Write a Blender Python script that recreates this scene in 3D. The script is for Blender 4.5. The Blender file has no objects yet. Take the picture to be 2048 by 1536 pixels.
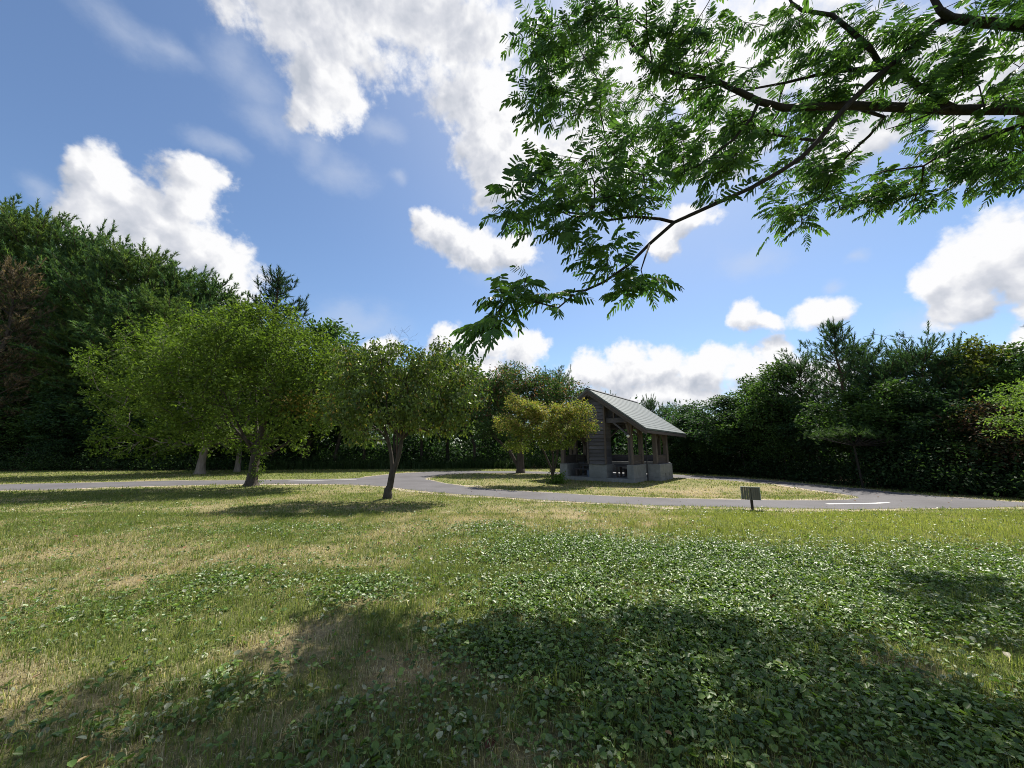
import bpy, bmesh, math, random
import numpy as np
from mathutils import Vector, Matrix

SC = bpy.context.scene
COL = SC.collection
RNG = np.random.default_rng(20)
random.seed(5)

# ------------------------------------------------------------------ camera model
FPX = 750.0                      # focal length in pixels of the 2048-wide photograph
EYE = 1.6
PITCH = math.atan(134.0 / FPX)
CP, SP = math.cos(PITCH), math.sin(PITCH)


def ray(px, py):
    u = (px - 1024.0) / FPX
    v = (768.0 - py) / FPX
    return np.array([u, CP - v * SP, SP + v * CP])


def ground(px, py, z=0.0):
    r = ray(px, py)
    t = (z - EYE) / r[2]
    return np.array([r[0] * t, r[1] * t, z])


def at(px, py, d):
    return np.array([0, 0, EYE]) + ray(px, py) * d


def at_y(px, py, Y):
    r = ray(px, py)
    t = Y / r[1]
    return np.array([r[0] * t, Y, EYE + r[2] * t])


def project(P):
    P = np.asarray(P, float)
    x, y, z = P[..., 0], P[..., 1], P[..., 2] - EYE
    d = y * CP + z * SP
    up = -y * SP + z * CP
    return 1024 + FPX * x / d, 768 - FPX * up / d, d


SUN_EL = math.radians(56.0)
SUN_AZ = math.radians(29.0)      # to the right of straight ahead (+Y)
SUN_DIR = np.array([math.sin(SUN_AZ) * math.cos(SUN_EL), math.cos(SUN_AZ) * math.cos(SUN_EL), math.sin(SUN_EL)])

# ------------------------------------------------------------------ noise in numpy
_perm = np.random.default_rng(3).random((256, 256))


def vnoise(x, y):
    xi = np.floor(x).astype(int)
    yi = np.floor(y).astype(int)
    fx = x - xi
    fy = y - yi
    fx = fx * fx * (3 - 2 * fx)
    fy = fy * fy * (3 - 2 * fy)
    a = _perm[xi & 255, yi & 255]
    b = _perm[(xi + 1) & 255, yi & 255]
    c = _perm[xi & 255, (yi + 1) & 255]
    d = _perm[(xi + 1) & 255, (yi + 1) & 255]
    return (a * (1 - fx) + b * fx) * (1 - fy) + (c * (1 - fx) + d * fx) * fy


def fbm(x, y, scale=1.0, octv=4, off=0.0):
    x = x * scale + off
    y = y * scale + off * 1.7
    s = 0.0
    a = 0.5
    n = 0.0
    for _ in range(octv):
        s = s + a * vnoise(x, y)
        n += a
        x = x * 2.03 + 17.1
        y = y * 2.03 + 5.3
        a *= 0.5
    return s / n


def sstep(e0, e1, x):
    t = np.clip((x - e0) / (e1 - e0), 0, 1)
    return t * t * (3 - 2 * t)


# ------------------------------------------------------------------ scene helpers
def link(o, parent=None):
    COL.objects.link(o)
    if parent is not None:
        o.parent = parent
    return o


def tag(o, label=None, cat=None, group=None, kind=None):
    if label:
        o['label'] = label
    if cat:
        o['category'] = cat
    if group:
        o['group'] = group
    if kind:
        o['kind'] = kind
    return o


def empty(name, loc, rz=0.0, label=None, cat=None, group=None):
    o = bpy.data.objects.new(name, None)
    o.location = [float(v) for v in loc]
    o.rotation_euler = (0, 0, rz)
    o.empty_display_size = 0.3
    link(o)
    return tag(o, label, cat, group)


def mesh_np(name, verts, faces, mat, parent=None, col=None, smooth=False, attrs=None):
    """faces: list of int arrays (n,k) with different k"""
    if not isinstance(faces, (list, tuple)):
        faces = [faces]
    faces = [f for f in faces if len(f)]
    me = bpy.data.meshes.new(name)
    verts = np.ascontiguousarray(verts, dtype=np.float32)
    me.vertices.add(len(verts))
    me.vertices.foreach_set('co', verts.ravel())
    loops = np.concatenate([np.asarray(f).ravel() for f in faces]).astype(np.int32)
    tot = np.concatenate([np.full(len(f), np.asarray(f).shape[1], np.int32) for f in faces])
    start = np.concatenate([[0], np.cumsum(tot)[:-1]]).astype(np.int32)
    me.loops.add(len(loops))
    me.loops.foreach_set('vertex_index', loops)
    me.polygons.add(len(tot))
    me.polygons.foreach_set('loop_start', start)
    me.polygons.foreach_set('loop_total', tot)
    if smooth:
        me.polygons.foreach_set('use_smooth', np.ones(len(tot), dtype=bool))
    me.update(calc_edges=True)
    if col is not None:
        a = me.attributes.new('col', 'FLOAT_COLOR', 'POINT')
        c4 = np.ones((len(verts), 4), np.float32)
        c4[:, :3] = col
        a.data.foreach_set('color', c4.ravel())
    if attrs:
        for k, v in attrs.items():
            a = me.attributes.new(k, 'FLOAT', 'POINT')
            a.data.foreach_set('value', np.ascontiguousarray(v, np.float32))
    me.materials.append(mat)
    o = bpy.data.objects.new(name, me)
    return link(o, parent)


class MB:
    """collects boxes, prisms and tubes into ONE mesh"""

    def __init__(self):
        self.v = []
        self.f = []

    def add(self, vs, fs):
        n = len(self.v)
        self.v += [tuple(map(float, p)) for p in vs]
        self.f += [tuple(i + n for i in f) for f in fs]

    def box(self, x0, x1, y0, y1, z0, z1):
        vs = [(x0, y0, z0), (x1, y0, z0), (x1, y1, z0), (x0, y1, z0), (x0, y0, z1), (x1, y0, z1), (x1, y1, z1), (x0, y1, z1)]
        self.add(vs, [(0, 3, 2, 1), (4, 5, 6, 7), (0, 1, 5, 4), (1, 2, 6, 5), (2, 3, 7, 6), (3, 0, 4, 7)])
        return self

    def bar(self, p, q, w, h, up=(0, 0, 1)):
        p = Vector(p)
        q = Vector(q)
        d = (q - p).normalized()
        s = d.cross(Vector(up)).normalized()
        u = s.cross(d).normalized()
        s *= w / 2
        u *= h / 2
        vs = [p - s - u, p + s - u, p + s + u, p - s + u, q - s - u, q + s - u, q + s + u, q - s + u]
        self.add(vs, [(0, 1, 2, 3), (7, 6, 5, 4), (0, 4, 5, 1), (1, 5, 6, 2), (2, 6, 7, 3), (3, 7, 4, 0)])
        return self

    def prism(self, prof, y0, y1):
        """profile in (x,z), extruded along y"""
        n = len(prof)
        vs = [(a, y0, b) for a, b in prof] + [(a, y1, b) for a, b in prof]
        fs = [tuple(range(n)), tuple(range(2 * n - 1, n - 1, -1))]
        fs += [(i, i + n, (i + 1) % n + n, (i + 1) % n) for i in range(n)]
        self.add(vs, fs)
        return self

    def lathe(self, prof, c, seg=16):
        n = len(prof)
        vs = []
        for i in range(seg):
            a = 2 * math.pi * i / seg
            for r, z in prof:
                vs.append((c[0] + r * math.cos(a), c[1] + r * math.sin(a), c[2] + z))
        fs = []
        for i in range(seg):
            j = (i + 1) % seg
            for k in range(n - 1):
                fs.append((i * n + k, j * n + k, j * n + k + 1, i * n + k + 1))
        self.add(vs, fs)
        return self

    def build(self, name, mat, parent=None, bevel=0.0, smooth=False):
        me = bpy.data.meshes.new(name)
        me.from_pydata(self.v, [], self.f)
        bm = bmesh.new()
        bm.from_mesh(me)
        bmesh.ops.recalc_face_normals(bm, faces=bm.faces)
        if bevel > 0:
            bmesh.ops.bevel(bm, geom=list(bm.edges), offset=bevel, segments=1, affect='EDGES', clamp_overlap=True)
        if smooth:
            for f in bm.faces:
                f.smooth = True
        bm.to_mesh(me)
        bm.free()
        me.materials.append(mat)
        o = bpy.data.objects.new(name, me)
        return link(o, parent)


def copy_tree(root):
    r = root.copy()
    COL.objects.link(r)
    for ch in list(root.children):
        c = ch.copy()
        COL.objects.link(c)
        c.parent = r
    return r


# ------------------------------------------------------------------ materials
def new_mat(name):
    m = bpy.data.materials.new(name)
    m.use_nodes = True
    nt = m.node_tree
    nt.nodes.clear()
    out = nt.nodes.new('ShaderNodeOutputMaterial')
    return m, nt, out


def N(nt, typ, **kw):
    n = nt.nodes.new(typ)
    for k, v in kw.items():
        if k == 'ins':
            for i, val in v.items():
                if hasattr(val, 'is_output'):
                    nt.links.new(val, n.inputs[i])
                else:
                    n.inputs[i].default_value = val
        else:
            setattr(n, k, v)
    return n


def math_n(nt, op, a, b=0.0, c=0.0, clamp=False):
    n = N(nt, 'ShaderNodeMath', operation=op, ins={0: a, 1: b, 2: c})
    n.use_clamp = clamp
    return n.outputs[0]


def mixc(nt, f, a, b, blend='MIX'):
    n = nt.nodes.new('ShaderNodeMix')
    n.data_type = 'RGBA'
    n.blend_type = blend
    for i, v in ((0, f), (6, a), (7, b)):
        if hasattr(v, 'is_output'):
            nt.links.new(v, n.inputs[i])
        else:
            n.inputs[i].default_value = v if i == 0 else (tuple(v) + (1.0,))[:4]
    return n.outputs[2]


def ramp(nt, f, stops):
    n = nt.nodes.new('ShaderNodeValToRGB')
    el = n.color_ramp.elements
    el[0].position, el[0].color = stops[0][0], tuple(stops[0][1]) + (1,)
    el[1].position, el[1].color = stops[-1][0], tuple(stops[-1][1]) + (1,)
    for p, c in stops[1:-1]:
        e = el.new(p)
        e.color = tuple(c) + (1,)
    nt.links.new(f, n.inputs[0])
    return n.outputs[0]


def noise(nt, vec, scale, detail=4.0, rough=0.55, col=False):
    n = N(nt, 'ShaderNodeTexNoise', ins={'Scale': scale, 'Detail': detail, 'Roughness': rough})
    if vec is not None:
        nt.links.new(vec, n.inputs['Vector'])
    return n.outputs[1 if col else 0]


def leaf_mat(name, trans=0.35, rough=0.5, spec=0.35, tint=(1.25, 1.35, 0.55)):
    m, nt, out = new_mat(name)
    at_ = N(nt, 'ShaderNodeAttribute', attribute_name='col')
    pb = N(nt, 'ShaderNodeBsdfPrincipled', ins={'Roughness': rough, 'Specular IOR Level': spec})
    nt.links.new(at_.outputs['Color'], pb.inputs['Base Color'])
    tc = mixc(nt, 1.0, at_.outputs['Color'], tint, 'MULTIPLY')
    tr = N(nt, 'ShaderNodeBsdfTranslucent')
    nt.links.new(tc, tr.inputs['Color'])
    mx = N(nt, 'ShaderNodeMixShader', ins={0: trans})
    nt.links.new(pb.outputs[0], mx.inputs[1])
    nt.links.new(tr.outputs[0], mx.inputs[2])
    nt.links.new(mx.outputs[0], out.inputs[0])
    return m


def bark_mat(name, c0, c1, scale=9.0, stretch=0.25):
    m, nt, out = new_mat(name)
    tc = N(nt, 'ShaderNodeTexCoord')
    mp = N(nt, 'ShaderNodeMapping', ins={'Scale': (1, 1, stretch)})
    nt.links.new(tc.outputs['Object'], mp.inputs[0])
    f = noise(nt, mp.outputs[0], scale, 6, 0.65)
    c = ramp(nt, f, [(0.3, c0), (0.72, c1)])
    f2 = noise(nt, tc.outputs['Object'], 2.1, 3)
    c = mixc(nt, math_n(nt, 'MULTIPLY', f2, 0.5), c, tuple(x * 0.7 for x in c0))
    pb = N(nt, 'ShaderNodeBsdfPrincipled', ins={'Roughness': 0.9, 'Specular IOR Level': 0.2})
    nt.links.new(c, pb.inputs['Base Color'])
    bp = N(nt, 'ShaderNodeBump', ins={'Strength': 0.7, 'Distance': 0.03, 'Height': f})
    nt.links.new(bp.outputs[0], pb.inputs['Normal'])
    nt.links.new(pb.outputs[0], out.inputs[0])
    return m


def wood_mat(name, c0, c1, axis=0, rough=0.8, vary=0.55):
    m, nt, out = new_mat(name)
    tc = N(nt, 'ShaderNodeTexCoord')
    s = [14, 14, 14]
    s[axis] = 0.9
    mp = N(nt, 'ShaderNodeMapping', ins={'Scale': tuple(s)})
    nt.links.new(tc.outputs['Object'], mp.inputs[0])
    f = noise(nt, mp.outputs[0], 2.2, 6, 0.6)
    g = noise(nt, tc.outputs['Object'], 1.3, 4)
    c = ramp(nt, f, [(0.28, c0), (0.75, c1)])
    c = mixc(nt, math_n(nt, 'MULTIPLY', g, 0.45), c, tuple(x * 0.55 for x in c0))
    isl = N(nt, 'ShaderNodeNewGeometry').outputs['Random Per Island']
    c = mixc(nt, math_n(nt, 'MULTIPLY', isl, vary), c, tuple(x * 0.45 for x in c0))
    pb = N(nt, 'ShaderNodeBsdfPrincipled', ins={'Roughness': rough, 'Specular IOR Level': 0.3})
    nt.links.new(c, pb.inputs['Base Color'])
    bp = N(nt, 'ShaderNodeBump', ins={'Strength': 0.35, 'Distance': 0.01, 'Height': f})
    nt.links.new(bp.outputs[0], pb.inputs['Normal'])
    nt.links.new(pb.outputs[0], out.inputs[0])
    return m


def noisy_mat(name, c0, c1, scale, rough=0.85, spec=0.3, bump=0.3, dist=0.01, big=None, metallic=0.0):
    m, nt, out = new_mat(name)
    tc = N(nt, 'ShaderNodeTexCoord')
    f = noise(nt, tc.outputs['Object'], scale, 8, 0.7)
    c = ramp(nt, f, [(0.3, c0), (0.7, c1)])
    if big:
        g = noise(nt, tc.outputs['Object'], big[0], 5, 0.6)
        gm = ramp(nt, g, [(0.42, (0, 0, 0)), (0.68, (1, 1, 1))])
        c = mixc(nt, math_n(nt, 'MULTIPLY', gm, big[2]), c, big[1])
    pb = N(nt, 'ShaderNodeBsdfPrincipled', ins={'Roughness': rough, 'Specular IOR Level': spec, 'Metallic': metallic})
    nt.links.new(c, pb.inputs['Base Color'])
    bp = N(nt, 'ShaderNodeBump', ins={'Strength': bump, 'Distance': dist, 'Height': f})
    nt.links.new(bp.outputs[0], pb.inputs['Normal'])
    nt.links.new(pb.outputs[0], out.inputs[0])
    return m


M = {}
M['leaf'] = leaf_mat('leaf_surface', 0.42, 0.6, 0.12)
M['glossy_leaf'] = leaf_mat('glossy_leaf_surface', 0.35, 0.42, 0.28)
M['needle'] = leaf_mat('needle_surface', 0.36, 0.6, 0.12, (1.2, 1.25, 0.6))
M['mimosa'] = leaf_mat('feathery_leaf_surface', 0.5, 0.5, 0.2)
M['grass'] = leaf_mat('grass_surface', 0.48, 0.55, 0.3, (1.2, 1.2, 0.7))
M['weed'] = leaf_mat('weed_surface', 0.3, 0.4, 0.35)
M['dry_leaf'] = leaf_mat('dry_leaf_surface', 0.2, 0.6, 0.3, (1, 0.9, 0.7))
M['bark_dark'] = bark_mat('dark_bark', (0.035, 0.028, 0.024), (0.11, 0.095, 0.08))
M['bark_pine'] = bark_mat('pine_bark', (0.05, 0.033, 0.026), (0.15, 0.10, 0.075))
M['bark_pale'] = bark_mat('pale_bark', (0.16, 0.13, 0.11), (0.36, 0.31, 0.27))
M['bark_mimosa'] = bark_mat('mimosa_bark', (0.016, 0.014, 0.013), (0.045, 0.04, 0.037))
M['wood_h'] = wood_mat('weathered_cladding', (0.080, 0.078, 0.096), (0.225, 0.215, 0.25), 0)
M['wood_v'] = wood_mat('weathered_post_wood', (0.115, 0.095, 0.09), (0.26, 0.22, 0.205), 2)
M['wood_y'] = wood_mat('weathered_beam_wood', (0.085, 0.072, 0.07), (0.20, 0.17, 0.165), 1)
M['sign_wood'] = wood_mat('sign_board_wood', (0.10, 0.095, 0.08), (0.21, 0.20, 0.165), 2, vary=0.25)
M['sign_rim'] = wood_mat('sign_rim_wood', (0.30, 0.32, 0.30), (0.52, 0.54, 0.50), 2, vary=0.1)  # weathered strips, paler because sunlight on the edges is put into the colour
M['post_dark'] = wood_mat('sign_post_wood', (0.03, 0.024, 0.018), (0.09, 0.07, 0.05), 2)
M['concrete'] = noisy_mat('cast_concrete', (0.17, 0.178, 0.192), (0.27, 0.275, 0.285), 6, 0.85, 0.3, 0.2, 0.006, (1.6, (0.13, 0.135, 0.14), 0.6))
M['roof'] = noisy_mat('roof_sheet', (0.07, 0.09, 0.085), (0.125, 0.145, 0.135), 3, 0.55, 0.5, 0.05, 0.004, (0.9, (0.09, 0.10, 0.10), 0.6))
M['lamp_glass'] = noisy_mat('opal_globe', (0.75, 0.76, 0.76), (0.82, 0.82, 0.82), 3, 0.25, 0.5, 0.0)
M['dark_metal'] = noisy_mat('dark_metal', (0.03, 0.03, 0.035), (0.06, 0.06, 0.065), 5, 0.5, 0.4, 0.0)
M['blue_plastic'] = noisy_mat('blue_plastic', (0.10, 0.14, 0.22), (0.14, 0.18, 0.27), 5, 0.5, 0.4, 0.0)
M['asphalt'] = noisy_mat('worn_asphalt', (0.08, 0.077, 0.083), (0.145, 0.14, 0.147), 55, 0.88, 0.3, 0.5, 0.006, (0.55, (0.078, 0.074, 0.078), 0.8))
M['paint'] = noisy_mat('worn_white_paint', (0.62, 0.62, 0.60), (0.84, 0.84, 0.82), 20, 0.7, 0.3, 0.2, 0.003, (7, (0.3, 0.3, 0.3), 0.35))

# ------------------------------------------------------------------ road layout (world polygons)
LOWER = [(-330, 994), (-180, 988), (0, 981), (105, 979.5), (210, 975), (350, 971.5), (480, 968.5), (600, 968), (700, 969.3), (770, 973), (830, 981), (886, 986.5), (960, 992), (1000, 994.5), (1100, 1001.3), (1200, 1006.5), (1300, 1011.5), (1400, 1013.6), (1500, 1016.3), (1650, 1018.3), (1700, 1018.6), (1800, 1018), (1900, 1016.8), (2000, 1014.8), (2120, 1013), (2400, 1016)]
UPPER_R = [(2400, 1006), (2120, 1006.5), (2048, 1005.5), (2004, 1002.7), (1945, 998), (1885, 994), (1796, 986), (1737, 979.5), (1671, 974.5), (1618, 969), (1559, 964), (1470, 956), (1350, 949.5), (1200, 945.6), (1050, 943), (940, 942), (870, 943), (800, 947), (750, 952), (720, 956.3), (700, 957.4), (600, 959.4), (480, 961), (350, 961.5), (210, 965), (105, 967), (0, 969.5), (-180, 974), (-330, 978)]
ISLAND = [(850, 958.5), (886, 966.5), (924, 972), (960, 977.5), (1000, 981), (1100, 986), (1200, 992), (1300, 996), (1400, 998.7), (1500, 1000.2), (1560, 1001.2), (1650, 1001.2), (1700, 1000), (1716, 997), (1704, 992), (1683, 988), (1618, 979), (1559, 969.5), (1470, 962), (1440, 959.7), (1345, 955), (1200, 949.8), (1050, 947), (960, 946.6), (900, 948.6), (862, 953)]


def to_world(pl):
    return np.array([ground(a, b)[:2] for a, b in pl])


def densify(pl, step, jit, seed, closed=True):
    rng = np.random.default_rng(seed)
    out = []
    n = len(pl)
    for i in range(n if closed else n - 1):
        p, q = pl[i], pl[(i + 1) % n]
        L = np.linalg.norm(q - p)
        k = max(1, int(L / step))
        for j in range(k):
            out.append(p + (q - p) * j / k + rng.normal(0, jit, 2))
    return np.array(out)


ROAD_OUT = densify(to_world(LOWER + UPPER_R), 0.35, 0.035, 1)
ROAD_IN = densify(to_world(ISLAND), 0.35, 0.035, 2)


def inside(poly, x, y):
    r = np.zeros(x.shape, bool)
    n = len(poly)
    x0, y0 = poly[-1]
    for i in range(n):
        x1, y1 = poly[i]
        if y0 != y1:
            c = ((y1 > y) != (y0 > y))
            xin = (x0 - x1) * (y - y1) / (y0 - y1) + x1
            r ^= (c & (x < xin))
        x0, y0 = x1, y1
    return r


def on_road(x, y):
    return inside(ROAD_OUT, x, y) & ~inside(ROAD_IN, x, y)


# forest edge as a function of bearing
EDGE = [(-900, 962), (-300, 950), (0, 943), (400, 942), (800, 938.5), (1100, 937.5), (1240, 940), (1340, 946), (1470, 954), (1560, 962), (1671, 973), (1737, 978.5), (1796, 985), (1885, 993), (1945, 997.5), (2048, 1004.5), (2200, 1008), (2700, 1016), (3600, 1030)]
_ew = np.array([ground(a, b)[:2] for a, b in EDGE])
_eb = np.arctan2(_ew[:, 0], _ew[:, 1])
_er = np.hypot(_ew[:, 0], _ew[:, 1])


def forest_depth(x, y):
    """metres past the wood's edge, measured along the bearing from the lawn"""
    return np.hypot(x, y) - np.interp(np.arctan2(x, y), _eb, _er)


def hgt(x, y):
    f = sstep(10.5, 8.5, y) * sstep(-14, -6, y + 0 * x)
    return f * (0.05 * (fbm(x, y, 0.9, 3, 4.2) - 0.5) + 0.03 * (fbm(x, y, 3.1, 2, 9.1) - 0.5))


def blobs(x, y, lst):
    s = np.zeros(np.shape(x))
    for px, py, rx, ry, w in lst:
        c = ground(px, py)
        s = np.maximum(s, w * np.exp(-(((x - c[0]) / rx) ** 2 + ((y - c[1]) / ry) ** 2)))
    return s


def dryness(x, y):
    n = fbm(x, y, 0.55, 4, 1.0)
    n2 = fbm(x, y, 2.3, 3, 7.0)
    b = blobs(x, y, [(1060, 1035, 3.6, 1.7, .85), (900, 1040, 2.4, 1.6, .8), (1320, 1050, 1.1, .5, .95), (300, 1110, 4.0, 2.2, .42), (100, 1180, 2.5, 1.4, .5), (560, 1120, 2.2, 1.8, .5),
                     (640, 1290, .9, .45, .85), (800, 1330, .6, .3, .9), (1380, 985, 4.0, 2.6, .75), (1200, 975, 3.5, 1.2, .45), (1500, 985, 2.5, 2.4, .75), (1960, 1075, 1.6, .5, .6), (745, 1200, .35, .2, 1.1),
                     (1385, 1165, .6, .2, .9), (1800, 1330, .55, .22, 1.05), (500, 1010, 4, 1.6, .4), (1100, 1490, .4, .2, .8), (1420, 1035, 1.0, .4, .5), (200, 1400, 1.2, .5, .5), (420, 1460, .8, .3, .5)])
    g = blobs(x, y, [(1750, 1050, 6, 2.0, .9), (1250, 1150, 2.0, 1.6, .7), (1700, 1300, 2.6, 2.0, .8), (1500, 1430, 2.0, .8, .6), (600, 950, 8, 6, .55), (930, 1170, .8, .6, .5), (960, 1250, 0.9, 0.6, 0.6), (180, 955, 8, 4, .45), (200, 1030, 3, .9, .35)])
    return np.clip(0.235 + b * 0.72 - g * 0.55 + (n - 0.5) * 1.15 + (n2 - 0.5) * 1.1, 0, 1)


def weediness(x, y):
    n = fbm(x, y, 0.8, 4, 12.0)
    b = blobs(x, y, [(1750, 1150, 4.2, 1.5, 1.0), (1350, 1120, 2.0, 1.3, 1.0), (1150, 1100, 1.9, 1.2, .8), (1150, 1200, 1.0, .9, 1.0), (1050, 1290, .8, .6, .95), (1400, 1250, 1.2, .9, 1.0), (1500, 1400, 1.6, .8, .85), (1850, 1450, 1.2, .5, .9),
                     (1900, 1230, 1.8, .7, .95), (1250, 1440, 1.0, .5, .6), (960, 1060, 1.0, .9, .5), (500, 1160, 1.4, 1.0, .26), (150, 1220, 1.2, .6, .30), (560, 1060, 2.5, .8, .28), (740, 1180, .7, .5, .45), (900, 1430, .7, .4, .5), (720, 1490, .7, .3, .4), (150, 1480, .8, .3, .25), (480, 1390, .6, .3, .3)])
    return np.clip(b * (0.28 + 1.45 * n) - 0.08, 0, 1)


# ------------------------------------------------------------------ ground sheet
def axis(lo, hi, dlo, dhi, d, grow=1.25):
    mid = list(np.arange(dlo, dhi + 1e-6, d))
    s = d
    a = dhi
    while a < hi:
        s *= grow
        a += s
        mid.append(min(a, hi))
    s = d
    a = dlo
    pre = []
    while a > lo:
        s *= grow
        a -= s
        pre.append(max(a, lo))
    return np.array(pre[::-1] + mid)


gx = axis(-700, 700, -18, 18, 0.16)
gy = axis(-120, 900, -3, 14, 0.14)
GX, GY = np.meshgrid(gx, gy, indexing='xy')
GZ = hgt(GX, GY)
nx, ny = len(gx), len(gy)
idx = np.arange(nx * ny).reshape(ny, nx)
gf = np.stack([idx[:-1, :-1], idx[:-1, 1:], idx[1:, 1:], idx[1:, :-1]], -1).reshape(-1, 4)

m, nt, out = new_mat('lawn_ground')
tc = N(nt, 'ShaderNodeTexCoord')
dry = N(nt, 'ShaderNodeAttribute', attribute_name='dry').outputs['Fac']
wds = N(nt, 'ShaderNodeAttribute', attribute_name='woods').outputs['Fac']
n1 = noise(nt, tc.outputs['Object'], 1.1, 8, 0.7)
n2 = noise(nt, tc.outputs['Object'], 26, 6, 0.75)
n3 = noise(nt, tc.outputs['Object'], 110, 3, 0.7)
green = ramp(nt, n2, [(0.3, (0.075, 0.095, 0.032)), (0.55, (0.165, 0.185, 0.06)), (0.78, (0.28, 0.28, 0.11))])
straw = ramp(nt, n2, [(0.3, (0.18, 0.14, 0.085)), (0.55, (0.35, 0.285, 0.165)), (0.8, (0.50, 0.43, 0.27))])
dn = math_n(nt, 'ADD', dry, math_n(nt, 'MULTIPLY', math_n(nt, 'SUBTRACT', n1, 0.5), 0.9))
dn = math_n(nt, 'ADD', dn, math_n(nt, 'MULTIPLY', math_n(nt, 'SUBTRACT', n3, 0.5), 0.5), clamp=True)
c = mixc(nt, dn, green, straw)
litter = ramp(nt, n2, [(0.3, (0.035, 0.026, 0.018)), (0.7, (0.10, 0.075, 0.05))])
wd_ = N(nt, 'ShaderNodeAttribute', attribute_name='weeds').outputs['Fac']
c = mixc(nt, math_n(nt, 'MULTIPLY', wd_, 0.8), c, ramp(nt, n2, [(0.3, (0.045, 0.06, 0.022)), (0.7, (0.10, 0.13, 0.042))]))
c = mixc(nt, wds, c, litter)
pb = N(nt, 'ShaderNodeBsdfPrincipled', ins={'Roughness': 0.95, 'Specular IOR Level': 0.1})
nt.links.new(c, pb.inputs['Base Color'])
bh = math_n(nt, 'ADD', n2, n3)
bp = N(nt, 'ShaderNodeBump', ins={'Strength': 0.8, 'Distance': 0.03, 'Height': bh})
nt.links.new(bp.outputs[0], pb.inputs['Normal'])
nt.links.new(pb.outputs[0], out.inputs[0])
M['ground'] = m
gv = np.stack([GX, GY, GZ], -1).reshape(-1, 3)
lawn = mesh_np('ground', gv, gf, M['ground'], smooth=True, attrs={'weeds': sstep(.15, .6, weediness(gv[:, 0], gv[:, 1])), 'dry': dryness(gv[:, 0], gv[:, 1]), 'woods': sstep(0.2, 2.2, forest_depth(gv[:, 0], gv[:, 1]))})
tag(lawn, 'flat park lawn of dry and green grass reaching into the woods', 'ground', kind='structure')

# ------------------------------------------------------------------ road
bm = bmesh.new()


def add_loop(pl, z):
    vs = [bm.verts.new((p[0], p[1], z)) for p in pl]
    return [bm.edges.new((vs[i], vs[(i + 1) % len(vs)])) for i in range(len(vs))]


ed = add_loop(ROAD_OUT, 0.012) + add_loop(ROAD_IN, 0.012)
bmesh.ops.triangle_fill(bm, use_beauty=True, use_dissolve=False, edges=ed, normal=(0, 0, 1))
for f in bm.faces:
    if f.normal.z < 0:
        f.normal_flip()
me = bpy.data.meshes.new('road')
bm.to_mesh(me)
bm.free()
me.materials.append(M['asphalt'])
road = link(bpy.data.objects.new('road', me))
tag(road, 'narrow grey asphalt park road looping round the grass island', 'road', kind='structure')

# dusty pale verge along the ragged road edge
M['verge'] = noisy_mat('dusty_verge', (0.22, 0.18, 0.13), (0.52, 0.45, 0.37), 14, 0.95, 0.1, 0.5, 0.01, (1.1, (0.20, 0.19, 0.09), 0.9))


def verge(loop, seed, wmin, wmax, sgn, name):
    rng = np.random.default_rng(seed)
    n = len(loop)
    nx_ = np.roll(loop, -1, 0) - np.roll(loop, 1, 0)
    nx_ = nx_ / (np.linalg.norm(nx_, axis=1)[:, None] + 1e-9)
    nr = np.stack([nx_[:, 1], -nx_[:, 0]], 1) * sgn
    w = wmin + (wmax - wmin) * fbm(loop[:, 0], loop[:, 1], .5, 3, seed) ** 2 * 2.2 * rng.uniform(.6, 1.2, n)
    a = loop - nr * .06
    b = loop + nr * w[:, None]
    v = np.concatenate([np.c_[a, np.full(n, .007)], np.c_[b, np.full(n, .005)]])
    i = np.arange(n)
    j = (i + 1) % n
    return mesh_np(name, v, np.stack([i, j, j + n, i + n], 1), M['verge'], road)


def area(p):
    return 0.5 * np.sum(p[:, 0] * np.roll(p[:, 1], -1) - np.roll(p[:, 0], -1) * p[:, 1])


verge(ROAD_OUT, 5, .08, .50, 1 if area(ROAD_OUT) > 0 else -1, 'verge')
verge(ROAD_IN, 6, .08, .45, -1 if area(ROAD_IN) > 0 else 1, 'verge')


def widen(loop, seed, sgn):
    d = np.roll(loop, -1, 0) - np.roll(loop, 1, 0)
    d = d / (np.linalg.norm(d, axis=1)[:, None] + 1e-9)
    w = .26 * fbm(loop[:, 0], loop[:, 1], .7, 3, seed) * (fbm(loop[:, 0], loop[:, 1], .25, 2, seed + 3) > .42)
    return loop + np.stack([d[:, 1], -d[:, 0]], 1) * sgn * w[:, None]


WIDE_OUT = widen(ROAD_OUT, 8, 1 if area(ROAD_OUT) > 0 else -1)
WIDE_IN = widen(ROAD_IN, 9, -1 if area(ROAD_IN) > 0 else 1)


def marking(pl, w):
    pts = densify(np.array([ground(a, b)[:2] for a, b in pl]), 0.2, 0.006, 5, closed=False)
    d = np.gradient(pts, axis=0)
    d /= np.linalg.norm(d, axis=1)[:, None]
    nrm = np.stack([-d[:, 1], d[:, 0]], 1)
    a = pts + nrm * w / 2
    b = pts - nrm * w / 2
    v = np.concatenate([np.c_[a, np.full(len(a), 0.017)], np.c_[b, np.full(len(b), 0.017)]])
    n = len(a)
    f = np.array([(i + n, i + n + 1, i + 1, i) for i in range(n - 1)])
    return mesh_np('road_marking', v, f, M['paint'], road)


marking([(577, 962.6), (640, 961.2), (721, 958.9)], 0.14)
marking([(1654, 1008.9), (1725, 1008.3), (1746, 1007.8), (1786, 1005.2)], 0.14)


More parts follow.
